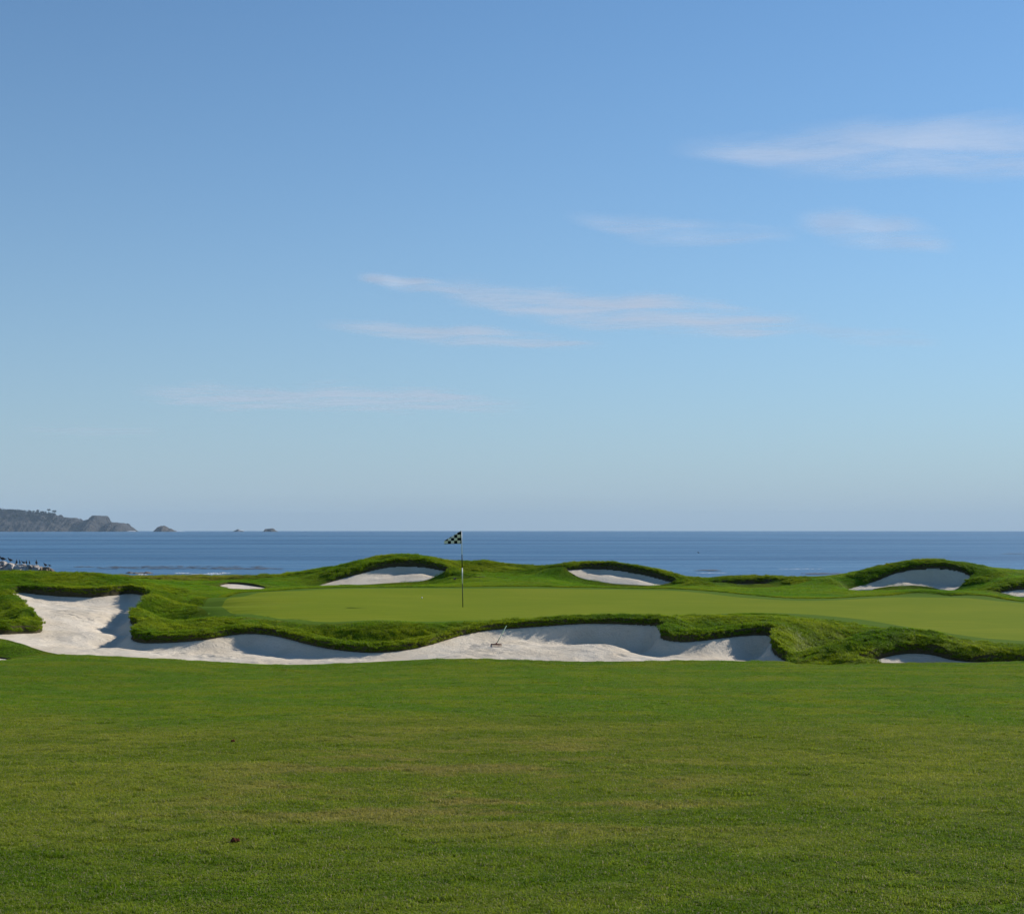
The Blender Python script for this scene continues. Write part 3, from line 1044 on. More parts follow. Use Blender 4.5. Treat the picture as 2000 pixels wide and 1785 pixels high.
# 1 fairway in front
fair_set = patch_set('fairway_patches', [blade_patch('fairway_patch', 680, 0.17, 0.018, 0.0044, 1.5, M_FAIR_BLADE, 30 + k, clump=0) for k in range(5)])
x, y = jitter_points(-17, 17, 3.6, 27.6, 0.17, 0.48, 3.2)
dc, db, _, _, _ = sds(x, y)
m = (db > 0.10)
x, y = x[m], y[m]
z, n = ground(x, y)
g = 0.98 + 0.15 * vnoise(x, y, 0.55, 31) + 0.20 * vnoise(x, y, 0.19, 37) + 0.12 * vnoise(x, y, 2.6, 32)
hs = np.clip(g, 0.45, 1.7) * np.where(y > 20, 0.8, 1.0)
s = np.stack([np.full(len(x), 1.0), np.full(len(x), 1.0), hs], 1)
n2 = n + np.stack([RNG.normal(0, .035, len(x)), RNG.normal(0, .035, len(x)), np.zeros(len(x))], 1)
n2 /= np.linalg.norm(n2, axis=1, keepdims=True)
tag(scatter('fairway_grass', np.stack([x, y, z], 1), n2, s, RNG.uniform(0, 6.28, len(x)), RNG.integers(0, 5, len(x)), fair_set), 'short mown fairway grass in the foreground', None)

# 2 apron: medium cut turf round the green
apron_set = patch_set('apron_patches', [blade_patch('apron_patch', 440, 0.30, 0.034, 0.010, 1.3, M_APRON_BLADE, 50 + k) for k in range(4)])
x, y = jitter_points(-31, 31, 27.6, 64, 0.30, 0.42, 3.2)
dc, db, _, _, lip = sds(x, y, 3.0)
front_bank = (y < 36.5) & (dc < 3.0)
m = (dc > 0.30) & (db > np.where((lip < 0.105) & (y < 31), 0.30, 0.10))
x, y, dc, db, lip = x[m], y[m], dc[m], db[m], lip[m]
thick = np.clip(smoothstep(1.6, 0.5, db) * np.where(lip > 0.105, 1, 0.0) + smoothstep(60.3, 61.3, y) * np.where(np.abs(x - 10.5) < 3.2, 0.0, 1.0)
                + smoothstep(37, 35, y) * smoothstep(0.4, 0.9, dc) * np.where((x > 6.0) & (x < 9.5) & (dc < 1.6), 0.4, 1.0)
                + smoothstep(-10.5, -12.0, x) * smoothstep(52, 48, y), 0, 1)
thick = np.where((lip < 0.105) & (db < 0.9) & (y < 31), 0, thick)
mm = thick < 0.75
z, n = ground(x, y)
hs = (0.75 + 0.3 * vnoise(x, y, 1.2, 33)) * np.clip(dc / 0.6, .55, 1) * np.clip(db / 0.9, .3, 1)
s = np.stack([np.ones(len(x)), np.ones(len(x)), hs], 1)
tag(scatter('apron_grass', np.stack([x, y, z], 1)[mm], n[mm], s[mm], RNG.uniform(0, 6.28, mm.sum()), RNG.integers(0, 4, mm.sum()), apron_set), 'medium cut green turf round the putting green', None)

rough_set = patch_set('rough_patches', [blade_patch('rough_patch', 230, 0.15, 0.064, 0.0075, 0.85, M_ROUGH_BLADE, 70 + k, clump=0) for k in range(5)])
# taller first cut standing at the outer edge of the collar
x, y = jitter_points(-14, 26, 30, 57, 0.11, 0.40, 1.5)
dc, db, _, _, lip = sds(x, y, 1.0)
m = (dc > 0.10) & (dc < 0.42) & (db > 0.08) & (y > 38)
x, y = x[m], y[m]
z, n = ground(x, y)
s = np.stack([np.full(len(x), .45), np.full(len(x), .45), RNG.uniform(.5, .85, len(x))], 1)
tag(scatter('first_cut_grass', np.stack([x, y, z], 1), n, s, RNG.uniform(0, 6.28, len(x)), RNG.integers(0, 5, len(x)), rough_set), 'edge of taller grass round the green collar', None)

# 3 rough: long grass on the banks, ridges and bunker lips
x, y = jitter_points(-31, 31, 27.2, 66, 0.145, 0.42, 3.0)
dc, db, nx_, ny_, lip = sds(x, y, 3.0)
m = (db > 0.03) & (dc > 0.22) & (y > 27.2)
x, y, dc, db, lip = x[m], y[m], dc[m], db[m], lip[m]
thick = np.clip(smoothstep(1.6, 0.4, db) * np.where(lip > 0.105, 1, 0.0) + smoothstep(60.0, 61.3, y) * np.where(np.abs(x - 10.5) < 3.2, 0.0, 1.0)
                + smoothstep(37, 35, y) * smoothstep(0.3, 0.9, dc) * np.where((x > 6.0) & (x < 9.5) & (dc < 1.6), 0.4, 1.0)
                + smoothstep(-10.5, -12.0, x) * smoothstep(52, 48, y), 0, 1)
thick = np.where((lip < 0.105) & (db < 0.9) & (y < 31), 0, thick)
mm = RNG.uniform(0, 1, len(x)) < thick * np.where(y > 50, 0.8, 1.0)
x, y, thick, dc = x[mm], y[mm], thick[mm], dc[mm]
z, n = ground(x, y)
left_ridge = smoothstep(-1.0, -4.0, x) * smoothstep(57, 60, y)
hs = np.clip(0.85 + (0.1 + 0.4 * smoothstep(50, 57, y)) * vnoise(x, y, 0.6, 34) + 0.2 * vnoise(x, y, 1.7, 35) + 0.20 * vnoise(x, y, 0.24, 36), 0.3, 1.7) * (0.55 + 0.45 * thick) * (1 + 1.2 * left_ridge) * np.where(y < 40, 0.85, 1.0)
hs *= np.clip(0.35 + dc * 0.9, 0, 1)
s = np.stack([np.full(len(x), 1.05), np.full(len(x), 1.05), hs], 1)
n2 = n + np.stack([RNG.normal(0, .15, len(x)), RNG.normal(0, .15, len(x)), np.zeros(len(x))], 1)
n2 /= np.linalg.norm(n2, axis=1, keepdims=True)
P3, N3, S3 = np.stack([x, y, z], 1), n2, s
# grass hanging over the bunker lips
LP, LN, LS = [], [], []
for b in BK:
    c = b['c']
    nxt = np.roll(c, -1, axis=0)
    for p, q in zip(c, nxt):
        L = math.hypot(q[0] - p[0], q[1] - p[1])
        if p[3] < 0.105:
            continue
        d = np.array([q[0] - p[0], q[1] - p[1]]) / max(L, 1e-6)
        nin = np.array([d[1], -d[0]])
        cen = c[:, :2].mean(0)
        k = max(1, int(L / 0.05 + RNG.uniform(0, 1)))
        for j in range(k):
            t = (j + RNG.uniform(0, 1)) / k
            pt = p[:3] + (q[:3] - p[:3]) * t
            lip = p[3]
            LP.append((pt[0], pt[1], pt[2] + lip * RNG.uniform(0.6, 1.0), nin[0], nin[1]))
            LS.append(min(1.0, 0.35 + lip * 2.2) * RNG.uniform(0.5, 1.0))
LP = np.array(LP)
LS = np.array(LS)
# outward side: towards the sand
sgn = np.ones(len(LP))
test = [sdf_poly(b['c'][:, :2], LP[:, 0] + LP[:, 3] * .05, LP[:, 1] + LP[:, 4] * .05, 1.0)[0] for b in BK]
sgn = np.where(np.min(test, axis=0) < 0, 1.0, -1.0)
nn = np.stack([LP[:, 3] * sgn * 0.9, LP[:, 4] * sgn * 0.9, np.full(len(LP), 0.75)], 1) + RNG.normal(0, .25, (len(LP), 3))
nn /= np.linalg.norm(nn, axis=1, keepdims=True)
lp = LP[:, :3] - nn * 0.02
ls = np.stack([np.full(len(LP), 0.5), np.full(len(LP), 0.5), LS * 0.9], 1)
P3 = np.concatenate([P3, lp])
N3 = np.concatenate([N3, nn])
S3 = np.concatenate([S3, ls])
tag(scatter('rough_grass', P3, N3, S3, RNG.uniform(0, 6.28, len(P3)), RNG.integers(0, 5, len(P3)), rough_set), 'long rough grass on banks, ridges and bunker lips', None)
print('grass points', len(P3))

# ------------------------------------------------------------------ sea
def sea_mesh():
    rr = [70.0]
    while rr[-1] < 16000:
        rr.append(rr[-1] * 1.035 + 1.0)
    rr = np.array(rr)
    aa = np.linspace(rad(-70), rad(70), 141)
    Rr, Aa = np.meshgrid(rr, aa, indexing='ij')
    X = Rr * np.sin(Aa)
    Y = Rr * np.cos(Aa)
    Z = -(Rr ** 2) / (2 * R_EARTH)
    n0, n1 = X.shape
    vi = np.arange(n0 * n1).reshape(n0, n1)
    q = np.stack([vi[:-1, :-1], vi[1:, :-1], vi[1:, 1:], vi[:-1, 1:]], -1).reshape(-1, 4)
    q = q[:, ::-1]
    return mesh_from_arrays('sea', np.stack([X, Y, Z], -1).reshape(-1, 3), q)


def sea_material():
    m, nt, b = new_mat("sea_water")
    P = world_pos(nt)
    big = noise(nt, P, 0.0045, 5.0, 0.62, (0.16, 1.0, 1.0))
    mid = noise(nt, P, 0.03, 5.0, 0.65, (0.12, 1.0, 1.0))
    fine = noise(nt, P, 0.35, 4.0, 0.65, (0.35, 1.0, 1.0))
    c = mix_col(nt, ramp01(nt, big, 0.36, 0.64), (0.010, 0.066, 0.155), (0.062, 0.165, 0.285))
    c = mix_col(nt, math_node(nt, 'MULTIPLY', ramp01(nt, mid, 0.48, 0.72), 0.45), c, (0.085, 0.19, 0.31))
    nt.links.new(c, b.inputs['Base Color'])
    b.inputs['IOR'].default_value = 1.33
    r = math_node(nt, 'ADD', math_node(nt, 'MULTIPLY', ramp01(nt, mid, 0.35, 0.65), 0.14), 0.28)
    nt.links.new(r, b.inputs['Roughness'])
    h = math_node(nt, 'ADD', math_node(nt, 'MULTIPLY', mid, 4.0), fine)
    bump(nt, b, h, 0.8, 1.2)
    return m


M_SEA = sea_material()
sea = link('sea', sea_mesh(), M_SEA)
sea["kind"] = 'structure'

# ------------------------------------------------------------------ rocks and headland
def rock_material(name, a, b_, scale, white=None):
    m, nt, b = new_mat(name)
    P = nd(nt, 'ShaderNodeTexCoord').outputs['Object']
    n1 = noise(nt, P, scale, 6.0, 0.65)
    n2 = noise(nt, P, scale * 4, 5.0, 0.65)
    c = mix_col(nt, ramp01(nt, n1, 0.35, 0.65), a, b_)
    c = mix_col(nt, math_node(nt, 'MULTIPLY', ramp01(nt, n2, 0.5, 0.75), 0.5), c, tuple(x * 0.45 for x in a))
    if white:
        c = mix_col(nt, ramp01(nt, n1, 0.38, 0.55), c, white)
    nt.links.new(c, b.inputs['Base Color'])
    b.inputs['Roughness'].default_value = 0.9
    bump(nt, b, n2, 0.8, 0.4 / scale)
    return m


M_HEAD = rock_material("headland_rock", (0.012, 0.012, 0.013), (0.046, 0.040, 0.035), 0.012)
M_STACK = rock_material("stack_rock", (0.045, 0.035, 0.028), (0.09, 0.072, 0.055), 0.05)
M_SCRUB = rock_material("headland_scrub", (0.012, 0.020, 0.010), (0.030, 0.036, 0.018), 0.02)
M_GUANO = rock_material("guano_rock", (0.16, 0.13, 0.11), (0.36, 0.31, 0.27), 0.9, (0.50, 0.45, 0.40))
M_BROWN = rock_material("brown_rock", (0.12, 0.085, 0.055), (0.24, 0.18, 0.12), 0.9)
M_FOAM = plain_mat("white_foam", (0.82, 0.84, 0.86), 0.8, 0.2, 0.06, 2.0)


def silhouette_hill(name, prof, Y, depth, mat, seed, ridge_amp=1.0, ny=46, nx=None, base=-14.0):
    """a ridge of real depth whose crest line runs through the given readings; crest at distance Y"""
    xs = np.array([(p[0] - 1000) / F * Y for p in prof])
    zs = np.array([at(p[0], p[1], Y)[2] for p in prof])
    nx = nx or 150
    X = np.linspace(xs[0], xs[-1], nx)
    crest = np.interp(X, xs, zs) + 1.5 * min(Y, 6000) / F * (1.0 if Y > 1000 else 0.35) * (vnoise(X, X * 0 + seed, 5 * Y / F, seed) + 0.6 * vnoise(X, X * 0 + seed, 2.2 * Y / F, seed + 3))
    W = np.linspace(-1, 1, ny)
    WW, XX = np.meshgrid(W, X, indexing='ij')
    cr = np.repeat(crest[None, :], ny, 0)
    sh = np.clip(1 - np.abs(WW) ** 1.5, 0, 1)
    nzz = vnoise(XX, WW * depth, depth * .35, seed) * .28 + vnoise(XX, WW * depth, depth * .15, seed + 1) * .18 + vnoise(XX, WW * depth, depth * .06, seed + 2) * .09
    hgt = np.maximum(cr - base, 0)
    ZZ = base + hgt * np.clip(sh + ridge_amp * nzz * sh * np.minimum(1, np.abs(WW) * 2.5), 0, 1.0)
    YY = Y + WW * depth * np.clip(hgt / max(hgt.max(), 1e-3), 0.12, 1) ** 0.7
    n0, n1 = XX.shape
    vi = np.arange(n0 * n1).reshape(n0, n1)
    q = np.stack([vi[:-1, :-1], vi[:-1, 1:], vi[1:, 1:], vi[1:, :-1]], -1).reshape(-1, 4)
    cx, cy_ = X.mean(), Y
    me = mesh_from_arrays(name, np.stack([XX - cx, YY - cy_, ZZ], -1).reshape(-1, 3), q, smooth=False)
    o = link(name, me, mat)
    o.location = (cx, cy_, 0)
    return o


YH = 6000.0
head = silhouette_hill('headland', [(-420, 988), (-300, 986), (-180, 990), (-80, 994), (0, 997), (30, 1000), (60, 1000), (100, 1004), (118, 1008), (135, 1011), (150, 1014), (156, 1018.5), (163, 1016.5), (170, 1018), (178, 1014.5), (185, 1010), (190, 1007.3), (195, 1006.5), (199, 1008.5), (203, 1013), (207, 1019.5), (213, 1023.5), (220, 1022), (226, 1019.5), (230, 1020.5), (235, 1023.2), (239, 1026.5), (242, 1021.8), (246, 1023), (249, 1026.5), (253, 1029), (260, 1034), (268, 1038), (275, 1042)],
                       YH, 340, M_HEAD, 41, 1.3, ny=70, nx=440)
tag(head, 'long rocky headland across the sea at far left', None, None, 'structure')

# wood on top of the headland (one far mass) and the trees one can tell apart
def leaf_cloud(bm, c, r, n, size, rng, flat=1.0):
    for _ in range(n):
        v = Vector((rng.gauss(0, 1), rng.gauss(0, 1), rng.gauss(0, 1)))
        v.normalize()
        v *= r * rng.uniform(.3, 1) ** .5
        v.z *= flat
        p = Vector(c) + v
        a = Vector((rng.uniform(-1, 1), rng.uniform(-1, 1), rng.uniform(-.6, .6))).normalized() * size * rng.uniform(.6, 1.3)
        b = a.cross(Vector((rng.uniform(-1, 1), rng.uniform(-1, 1), rng.uniform(-1, 1)))).normalized() * size * rng.uniform(.6, 1.2)
        vs = [bm.verts.new(p + a), bm.verts.new(p + b), bm.verts.new(p - a * .8), bm.verts.new(p - b * .8)]
        bm.faces.new(vs)


rg = random.Random(5)
bm = bmesh.new()
from mathutils.bvhtree import BVHTree
head_tree = BVHTree.FromPolygons([v.co + head.location for v in head.data.vertices], [tuple(p.vertices) for p in head.data.polygons])


def head_top(x_, y_):
    h = head_tree.ray_cast(Vector((x_, y_, 500)), Vector((0, 0, -1)))[0]
    return h.z if h else 0.0


for k in range(620):
    px = rg.uniform(-200, 110)
    dd = rg.uniform(-20, 330) * rg.random() ** .7
    Yt = YH - dd
    x_ = (px - 1000) / F * Yt
    z_ = head_top(x_, Yt)
    ridge_z = head_top(x_, YH)
    if z_ < ridge_z * (0.42 + 0.3 * rg.random()) or z_ < 25:
        continue
    leaf_cloud(bm, (x_, Yt, z_ + 5), rg.uniform(5, 9), 22, 2.8, rg, .75)
tag(bm_obj('far_wood', bm, M_SCRUB, smooth=False), 'dark wood along the top of the far headland', None, None, 'stuff')

M_BARK = plain_mat("grey_bark", (0.10, 0.08, 0.06), 0.9, 0.1)
for px, top, wid, lab in ((95, 993.5, 3.6, 'small umbrella shaped tree standing clear above the headland ridge'),
                          (106, 997, 4.6, 'dark round tree ending the wood on the headland ridge')):
    bx, by, bz = at(px, 1005, YH)
    t = tag(empty('cypress_tree', (bx, by, bz)), lab, 'tree', 'trees on the headland ridge')
    H = at(px, top, YH)[2] - bz
    bm = bmesh.new()
    tube(bm, [(0, 0, -6), (0.6, 0, H * .4), (0.2, .4, H * .85)], [1.2, .9, .4], 6)
    bm_obj('trunk', bm, M_BARK, t)
    bm = bmesh.new()
    R = wid * YH / F
    leaf_cloud(bm, (0, 0, H * .82), R, 160, 1.8, rg, .42)
    bm_obj('crown', bm, M_SCRUB, t, smooth=False)

for prof, Y, dep, seed, lab in (
    ([(296, 1040), (304, 1034.5), (310, 1030), (315, 1026.5), (320, 1026), (325, 1027.5), (332, 1031), (341, 1035), (349, 1040)], 5600, 60, 51, 'pointed brown sea stack just off the tip of the headland'),
    ([(454, 1040), (459, 1036), (464, 1034), (470, 1034.5), (475, 1036.5), (480, 1040)], 5600, 26, 54, 'small low sea rock with white surf on its side'),
    ([(513, 1040), (518, 1035.5), (524, 1032), (530, 1031), (536, 1032.5), (541, 1035.5), (547, 1040)], 5600, 30, 57, 'low rounded sea rock alone near the horizon')):
    o = silhouette_hill('sea_rock', prof, Y, dep, M_STACK, seed, 1.0, ny=24, nx=40, base=-8)
    tag(o, lab, 'rock', 'rocks off the headland')


# surf at the feet of the far rocks, breaking waves near the shore
def foam_strip(bm, px0, px1, py, thick_px, seed, seg=26, dist=None):
    rr = random.Random(seed)
    prev = None
    for i in range(seg + 1):
        px = px0 + (px1 - px0) * i / seg
        x_, y_, z_ = at_sea(px, py + rr.uniform(-.25, .25)) if dist is None else at(px, py + rr.uniform(-.3, .3), dist)
        w = thick_px * y_ / F * rr.uniform(.25, 1.0) * (math.sin(math.pi * i / seg) ** .5 if 0 < i < seg else 0.02)
        a = bm.verts.new((x_, y_ + w * .6, z_ - .1))
        b = bm.verts.new((x_, y_, z_ + w))
        c = bm.verts.new((x_, y_ - w * 1.5, z_ - .1))
        if prev:
            bm.faces.new((prev[0], prev[1], b, a))
            bm.faces.new((prev[1], prev[2], c, b))
        prev = (a, b, c)


bm = bmesh.new()
foam_strip(bm, 248, 266, 1037.6, 1.6, 1, dist=5560)
foam_strip(bm, 464, 476, 1036.6, 2.4, 2, dist=5560)
foam_strip(bm, 338, 362, 1037.9, 0.8, 3, dist=5540)
foam_strip(bm, 340, 376, 1119.5, 1.5, 4)
foam_strip(bm, 404, 452, 1119.5, 1.7, 5)
foam_strip(bm, 268, 290, 1123, 3.2, 6)
foam_strip(bm, 370, 440, 1121.5, 1.5, 7)
foam_strip(bm, 1360, 1420, 1119, 0.7, 8)
foam_strip(bm, 1520, 1610, 1111, 0.5, 9)
tag(bm_obj('surf', bm, M_FOAM), 'white surf breaking near the shore and round far rocks', None, None, 'stuff')

# floating kelp
M_KELP = plain_mat("floating_kelp", (0.085, 0.085, 0.085), 0.5, 0.4, 0.3, 0.5)
bm = bmesh.new()
rk = random.Random(11)
for px0, px1, py, n in ((150, 520, 1107.5, 50), (180, 520, 1110.5, 60), (420, 560, 1111.5, 26), (1370, 1400, 1114.5, 16), (1560, 1640, 1121, 20), (1960, 2010, 1082, 10)):
    for _ in range(n):
        px = rk.uniform(px0, px1)
        x_, y_, z_ = at_sea(px, py + rk.gauss(0, .45))
        a, b = rk.uniform(.4, 2.6), rk.uniform(.3, 1.3)
        vs = []
        for k in range(7):
            t = 2 * math.pi * k / 7
            vs.append(bm.verts.new((x_ + a * math.cos(t) * rk.uniform(.6, 1.1), y_ + b * math.sin(t) * rk.uniform(.6, 1.1), z_ + rk.uniform(.05, .12))))
        ctr = bm.verts.new((x_, y_, z_ + .2))
        for k in range(7):
            bm.faces.new((vs[k], vs[(k + 1) % 7], ctr))
tag(bm_obj('floating_kelp', bm, M_KELP), 'brown kelp floating in streaks near the shore', None, None, 'stuff')


# near shore rocks
def boulder(name, c, s, mat, seed, sub=4, amp=.35):
    bm = bmesh.new()
    bmesh.ops.create_icosphere(bm, subdivisions=sub, radius=1.0)
    co = np.array([v.co for v in bm.verts])
    d = (vnoise(co[:, 0] * 3 + seed, co[:, 1] * 3 + co[:, 2] * 2.1, 1.5, seed) * amp + vnoise(co[:, 0] * 3 - co[:, 2] * 2.7, co[:, 1] * 3 + seed, .7, seed + 1) * amp * .5
         + vnoise(co[:, 2] * 4 + seed, co[:, 0] * 3.3 - co[:, 1] * 2, .3, seed + 2) * amp * .25)
    for v, k in zip(bm.verts, d):
        v.co *= 1 + k
        v.co.x *= s[0]
        v.co.y *= s[1]
        v.co.z *= s[2]
    o = bm_obj(name, bm, mat, smooth=False)
    o.location = c
    return o


def rock_at(px, top, Y, half_px, dep, mat, seed, lab, grp):
    x_, y_, z_ = at(px, top, Y)
    hgt = z_ + 1.5
    o = boulder('shore_rock', (x_, y_, -1.5), (half_px * Y / F, dep, hgt * .92), mat, seed)
    tag(o, lab, 'rock', grp)
    # settle its top on the surveyed height
    mx = max(v.co.z for v in o.data.vertices)
    o.scale.z = hgt / mx
    return o


for prof, Y, dep, mt, seed, lab in (
    ([(-60, 1106), (-40, 1099), (-12, 1096.5), (0, 1096.5), (7, 1095), (13, 1096.8), (16, 1099.5), (19, 1100), (22, 1098.8), (28, 1100), (34, 1103), (38, 1112)], 226, 5, M_GUANO, 61, 'tall guano whitened shore rock at the far left edge under crouching birds'),
    ([(28, 1112), (34, 1102.5), (45, 1101.6), (52, 1102.4), (60, 1102.2), (66, 1102.6), (72, 1103), (78, 1105.5), (84, 1107.5), (92, 1113)], 223, 5, M_GUANO, 64, 'low pale shore rock carrying a row of standing birds'),
    ([(80, 1113), (85, 1108), (90, 1106.8), (97, 1107.2), (103, 1110), (110, 1115)], 220, 3, M_BROWN, 67, 'small brown end rock right of the pale bird rocks')):
    o = silhouette_hill('shore_rock', prof, Y, dep, mt, seed, 1.2, ny=30, nx=70, base=-1.5)
    tag(o, lab, 'rock', 'bird rocks by the shore')
rock_at(262, 1116.5, 318, 24, 4, M_BROWN, 15, 'flat brown sea rock at the left of the surf', 'brown rocks in the surf')
rock_at(290, 1116, 318, 22, 4, M_BROWN, 19, 'brown sea rock in the middle of the surf beyond the left bank', 'brown rocks in the surf')
rock_at(318, 1121, 316, 10, 3, M_BROWN, 23, 'smallest brown sea rock, right of the other two in the surf', 'brown rocks in the surf')

# birds on the rocks
M_BIRD = plain_mat("dark_plumage", (0.022, 0.022, 0.024), 0.6, 0.3)
def make_bird(standing):
    bm = bmesh.new()
    if standing:
        tube(bm, [(0, .04, .06), (0, .02, .16), (0, 0, .34), (0, -.02, .46), (0, -.06, .58), (0, -.03, .70), (0, -.07, .74)], [.03, .11, .13, .10, .05, .04, .045], 8)
    else:
        tube(bm, [(.34, 0, .20), (.20, 0, .22), (0, 0, .26), (-.18, 0, .30), (-.27, 0, .40), (-.30, 0, .48), (-.36, 0, .50)], [.02, .11, .15, .11, .05, .045, .05], 8)
    body = bm
    parts = [('body', bm)]
    bm = bmesh.new()
    hp = (0, -.10, .745) if standing else (-.39, 0, .50)
    dd = (0, -.13, .0) if standing else (-.12, 0, -.01)
    tube(bm, [hp, tuple(a + b for a, b in zip(hp, dd))], [.018, .006], 5)
    parts.append(('bill', bm))
    bm = bmesh.new()
    tube(bm, [(0, .06, .12), (0, .13, -.02)] if standing else [(.28, 0, .2), (.5, 0, .16)], [.05, .02], 5)
    parts.append(('tail', bm))
    for sgn in (-1, 1):
        bm = bmesh.new()
        if standing:
            tube(bm, [(sgn * .10, .0, .42), (sgn * .13, .04, .28), (sgn * .08, .09, .10)], [.03, .06, .015], 5)
        else:
            tube(bm, [(-.12, sgn * .11, .32), (.05, sgn * .15, .29), (.32, sgn * .06, .22)], [.03, .06, .015], 5)
        parts.append(('wing', bm))
        bm = bmesh.new()
        tube(bm, [(sgn * .05, .0, .12), (sgn * .05, -.01, 0.0), (sgn * .05, -.08, -.01)], [.02, .015, .012], 5)
        parts.append(('leg', bm))
    t = empty('bird', (0, 0, 0))
    for nm, bm in parts:
        bm_obj(nm, bm, M_BIRD, t)
    return t


def copy_tree(o):
    c = o.copy()
    COL.objects.link(c)
    for ch in o.children:
        d = ch.copy()
        COL.objects.link(d)
        d.parent = c
    return c


stand = make_bird(True)
sit = make_bird(False)
used = {True: False, False: False}
BIRDS = [(5, 1095.5, 225, False, 1.5, 'crouching dark bird on the tall white rock at the left edge'),
         (20, 1097.5, 225, False, 1.3, 'crouching dark bird on the right shoulder of the tall white rock'),
         (32.5, 1101, 224, True, 0.95, 'first standing dark bird of the row, nearest the tall rock'),
         (38.5, 1101, 223, True, 0.85, 'second standing dark bird along the row on the pale rock'),
         (46, 1101.2, 223, False, 0.9, 'crouching dark bird after the two standing birds in the row'),
         (51.5, 1101.5, 223, True, 0.85, 'standing dark bird in the middle of the row on the pale rock'),
         (57.5, 1101.5, 223, True, 0.80, 'standing dark bird just right of the middle of the row'),
         (71, 1102.5, 222, True, 1.05, 'tallest standing dark bird, alone at the right end of the pale rock'),
         (88.5, 1106.5, 221, False, 1.1, 'crouching dark bird on the small brown rock, left of its neighbour'),
         (97, 1106.5, 220, False, 0.7, 'last small dark bird at the right tip of the brown rock')]
for px, py, Y, st, sc, lab in BIRDS:
    src = stand if st else sit
    o = copy_tree(src) if used[st] else src
    used[st] = True
    o.location = at(px, py, Y)
    o.scale = (sc, sc, sc)
    o.rotation_euler = (0, 0, random.uniform(-.7, .7))
    tag(o, lab, 'bird', 'dark birds on the shore rocks')

# lone bird on the water
b = copy_tree(sit)
x_, y_, z_ = at_sea(1364, 1080)
b.location = (x_, y_, z_ - .1)
b.scale = (1.2, 1.2, 1.2)
tag(b, 'lone tiny dark bird floating far out on the sea', 'bird', 'dark birds on the sea')

# ------------------------------------------------------------------ flagstick, flag, hole
HOLE = at_green(904, 1186)
M_PW = plain_mat("white_pole_paint", (0.78, 0.78, 0.74), 0.4, 0.5, 0.03)
M_PG = plain_mat("dark_green_pole_paint", (0.006, 0.028, 0.018), 0.6, 0.15, 0.1)
M_CW = plain_mat("cream_check", (0.80, 0.77, 0.66), 0.8, 0.1, 0.05)
M_CB = plain_mat("black_check", (0.012, 0.016, 0.016), 0.8, 0.1, 0.2)
flagstick = tag(empty('golf_flagstick', HOLE), 'green and white banded flagstick with a black and cream checkered flag on the green', 'flagstick')
Hp = at(901.5, 1037, HOLE[1])[2] - HOLE[2]
lean = (at(901.5, 1037, HOLE[1])[0] - HOLE[0]) / Hp
def zof(py):
    return (1186 - py) / (1186 - 1037) * Hp
for a, c_, mat, r in ((1188, 1140, M_PG, .0125), (1140, 1109, M_PW, .0145), (1109, 1083, M_PG, .0145), (1083, 1036.5, M_PW, .010)):
    bm = bmesh.new()
    za, zb = zof(a), zof(c_)
    tube(bm, [(lean * za, 0, za), (lean * zb, 0, zb)], r, 10)
    bm_obj('pole_section', bm, mat, flagstick)
# flag: checks as cloth faces; upper outer corner folded behind
px_m = HOLE[1] / F
nc_, nr_ = 6, 4
cell_w, cell_h = 6.1 * px_m, 5.9 * px_m
bm = bmesh.new()
sub = 4
z_bot = zof(1061.6)
def flag_pt(s, h):
    """s from the pole outwards, h up from the lower hem"""
    top = 24.5 * px_m - 0.58 * max(0, s - 0.5 * cell_w)
    top = max(top, 5.0 * px_m)
    yoff = 0.03 * math.sin(s * 11.0) * s / .5 + 0.02 * math.sin(s * 19 + h * 9)
    zz = h
    if h > top:
        zz = 2 * top - h
        if zz < 0:
            zz = min(-zz * 0.35, top * 0.9)
        yoff += 0.025 + (h - top) * 0.25
    return (-s - 0.004 + lean * z_bot, yoff, z_bot + zz * 1.0 - 0.03 * s)
W_TOT, H_TOT = 33.8 * px_m, 24.5 * px_m
nsx, nsh = 44, 32
grid = [[bm.verts.new(flag_pt(W_TOT * i / nsx, H_TOT * j / nsh)) for j in range(nsh + 1)] for i in range(nsx + 1)]
for i in range(nsx):
    for j in range(nsh):
        f = bm.faces.new((grid[i][j], grid[i + 1][j], grid[i + 1][j + 1], grid[i][j + 1]))
        sc_ = W_TOT * (i + .5) / nsx / px_m - 2.0
        hc_ = H_TOT * (j + .5) / nsh / px_m - 0.4
        ci, ri = int(math.floor(sc_ / 6.3)), int(math.floor(hc_ / 5.7))
        white = sc_ > 0 and hc_ > 0 and ci < 5 and ((ci + ri) % 2 == 0)
        if white:
            fx, fz = (sc_ % 6.3) / 6.3, (hc_ % 5.7) / 5.7
        f.material_index = 0 if white else 1
me = bpy.data.meshes.new('flag')
bm.to_mesh(me)
bm.free()
me.materials.append(M_CW)
me.materials.append(M_CB)
for p in me.polygons:
    p.use_smooth = True
link('flag', me, None, flagstick)
bm = bmesh.new()
tube(bm, [(0, 0, -.10), (0, 0, -.005), (0, 0, .004)], [.054, .054, .054], 20, cap=False)
cup = bm_obj('cup_liner', bm, M_PW, flagstick)

# golf ball on the green
M_BALL = plain_mat("golf_ball", (0.8, 0.8, 0.78), 0.35, 0.5, 0.02)
bx, by, bz = at_green(824, 1168.5)
bm = bmesh.new()
bmesh.ops.create_icosphere(bm, subdivisions=3, radius=.0235)
for v in bm.verts:
    v.co *= 1 - 0.03 * (math.sin(v.co.x * 900) * math.sin(v.co.y * 900) * math.sin(v.co.z * 900) > .25)
o = bm_obj('golf_ball', bm, M_BALL)
o.location = (bx, by, bz + .024)
tag(o, 'tiny white golf ball on the putting green left of the flagstick', 'ball')

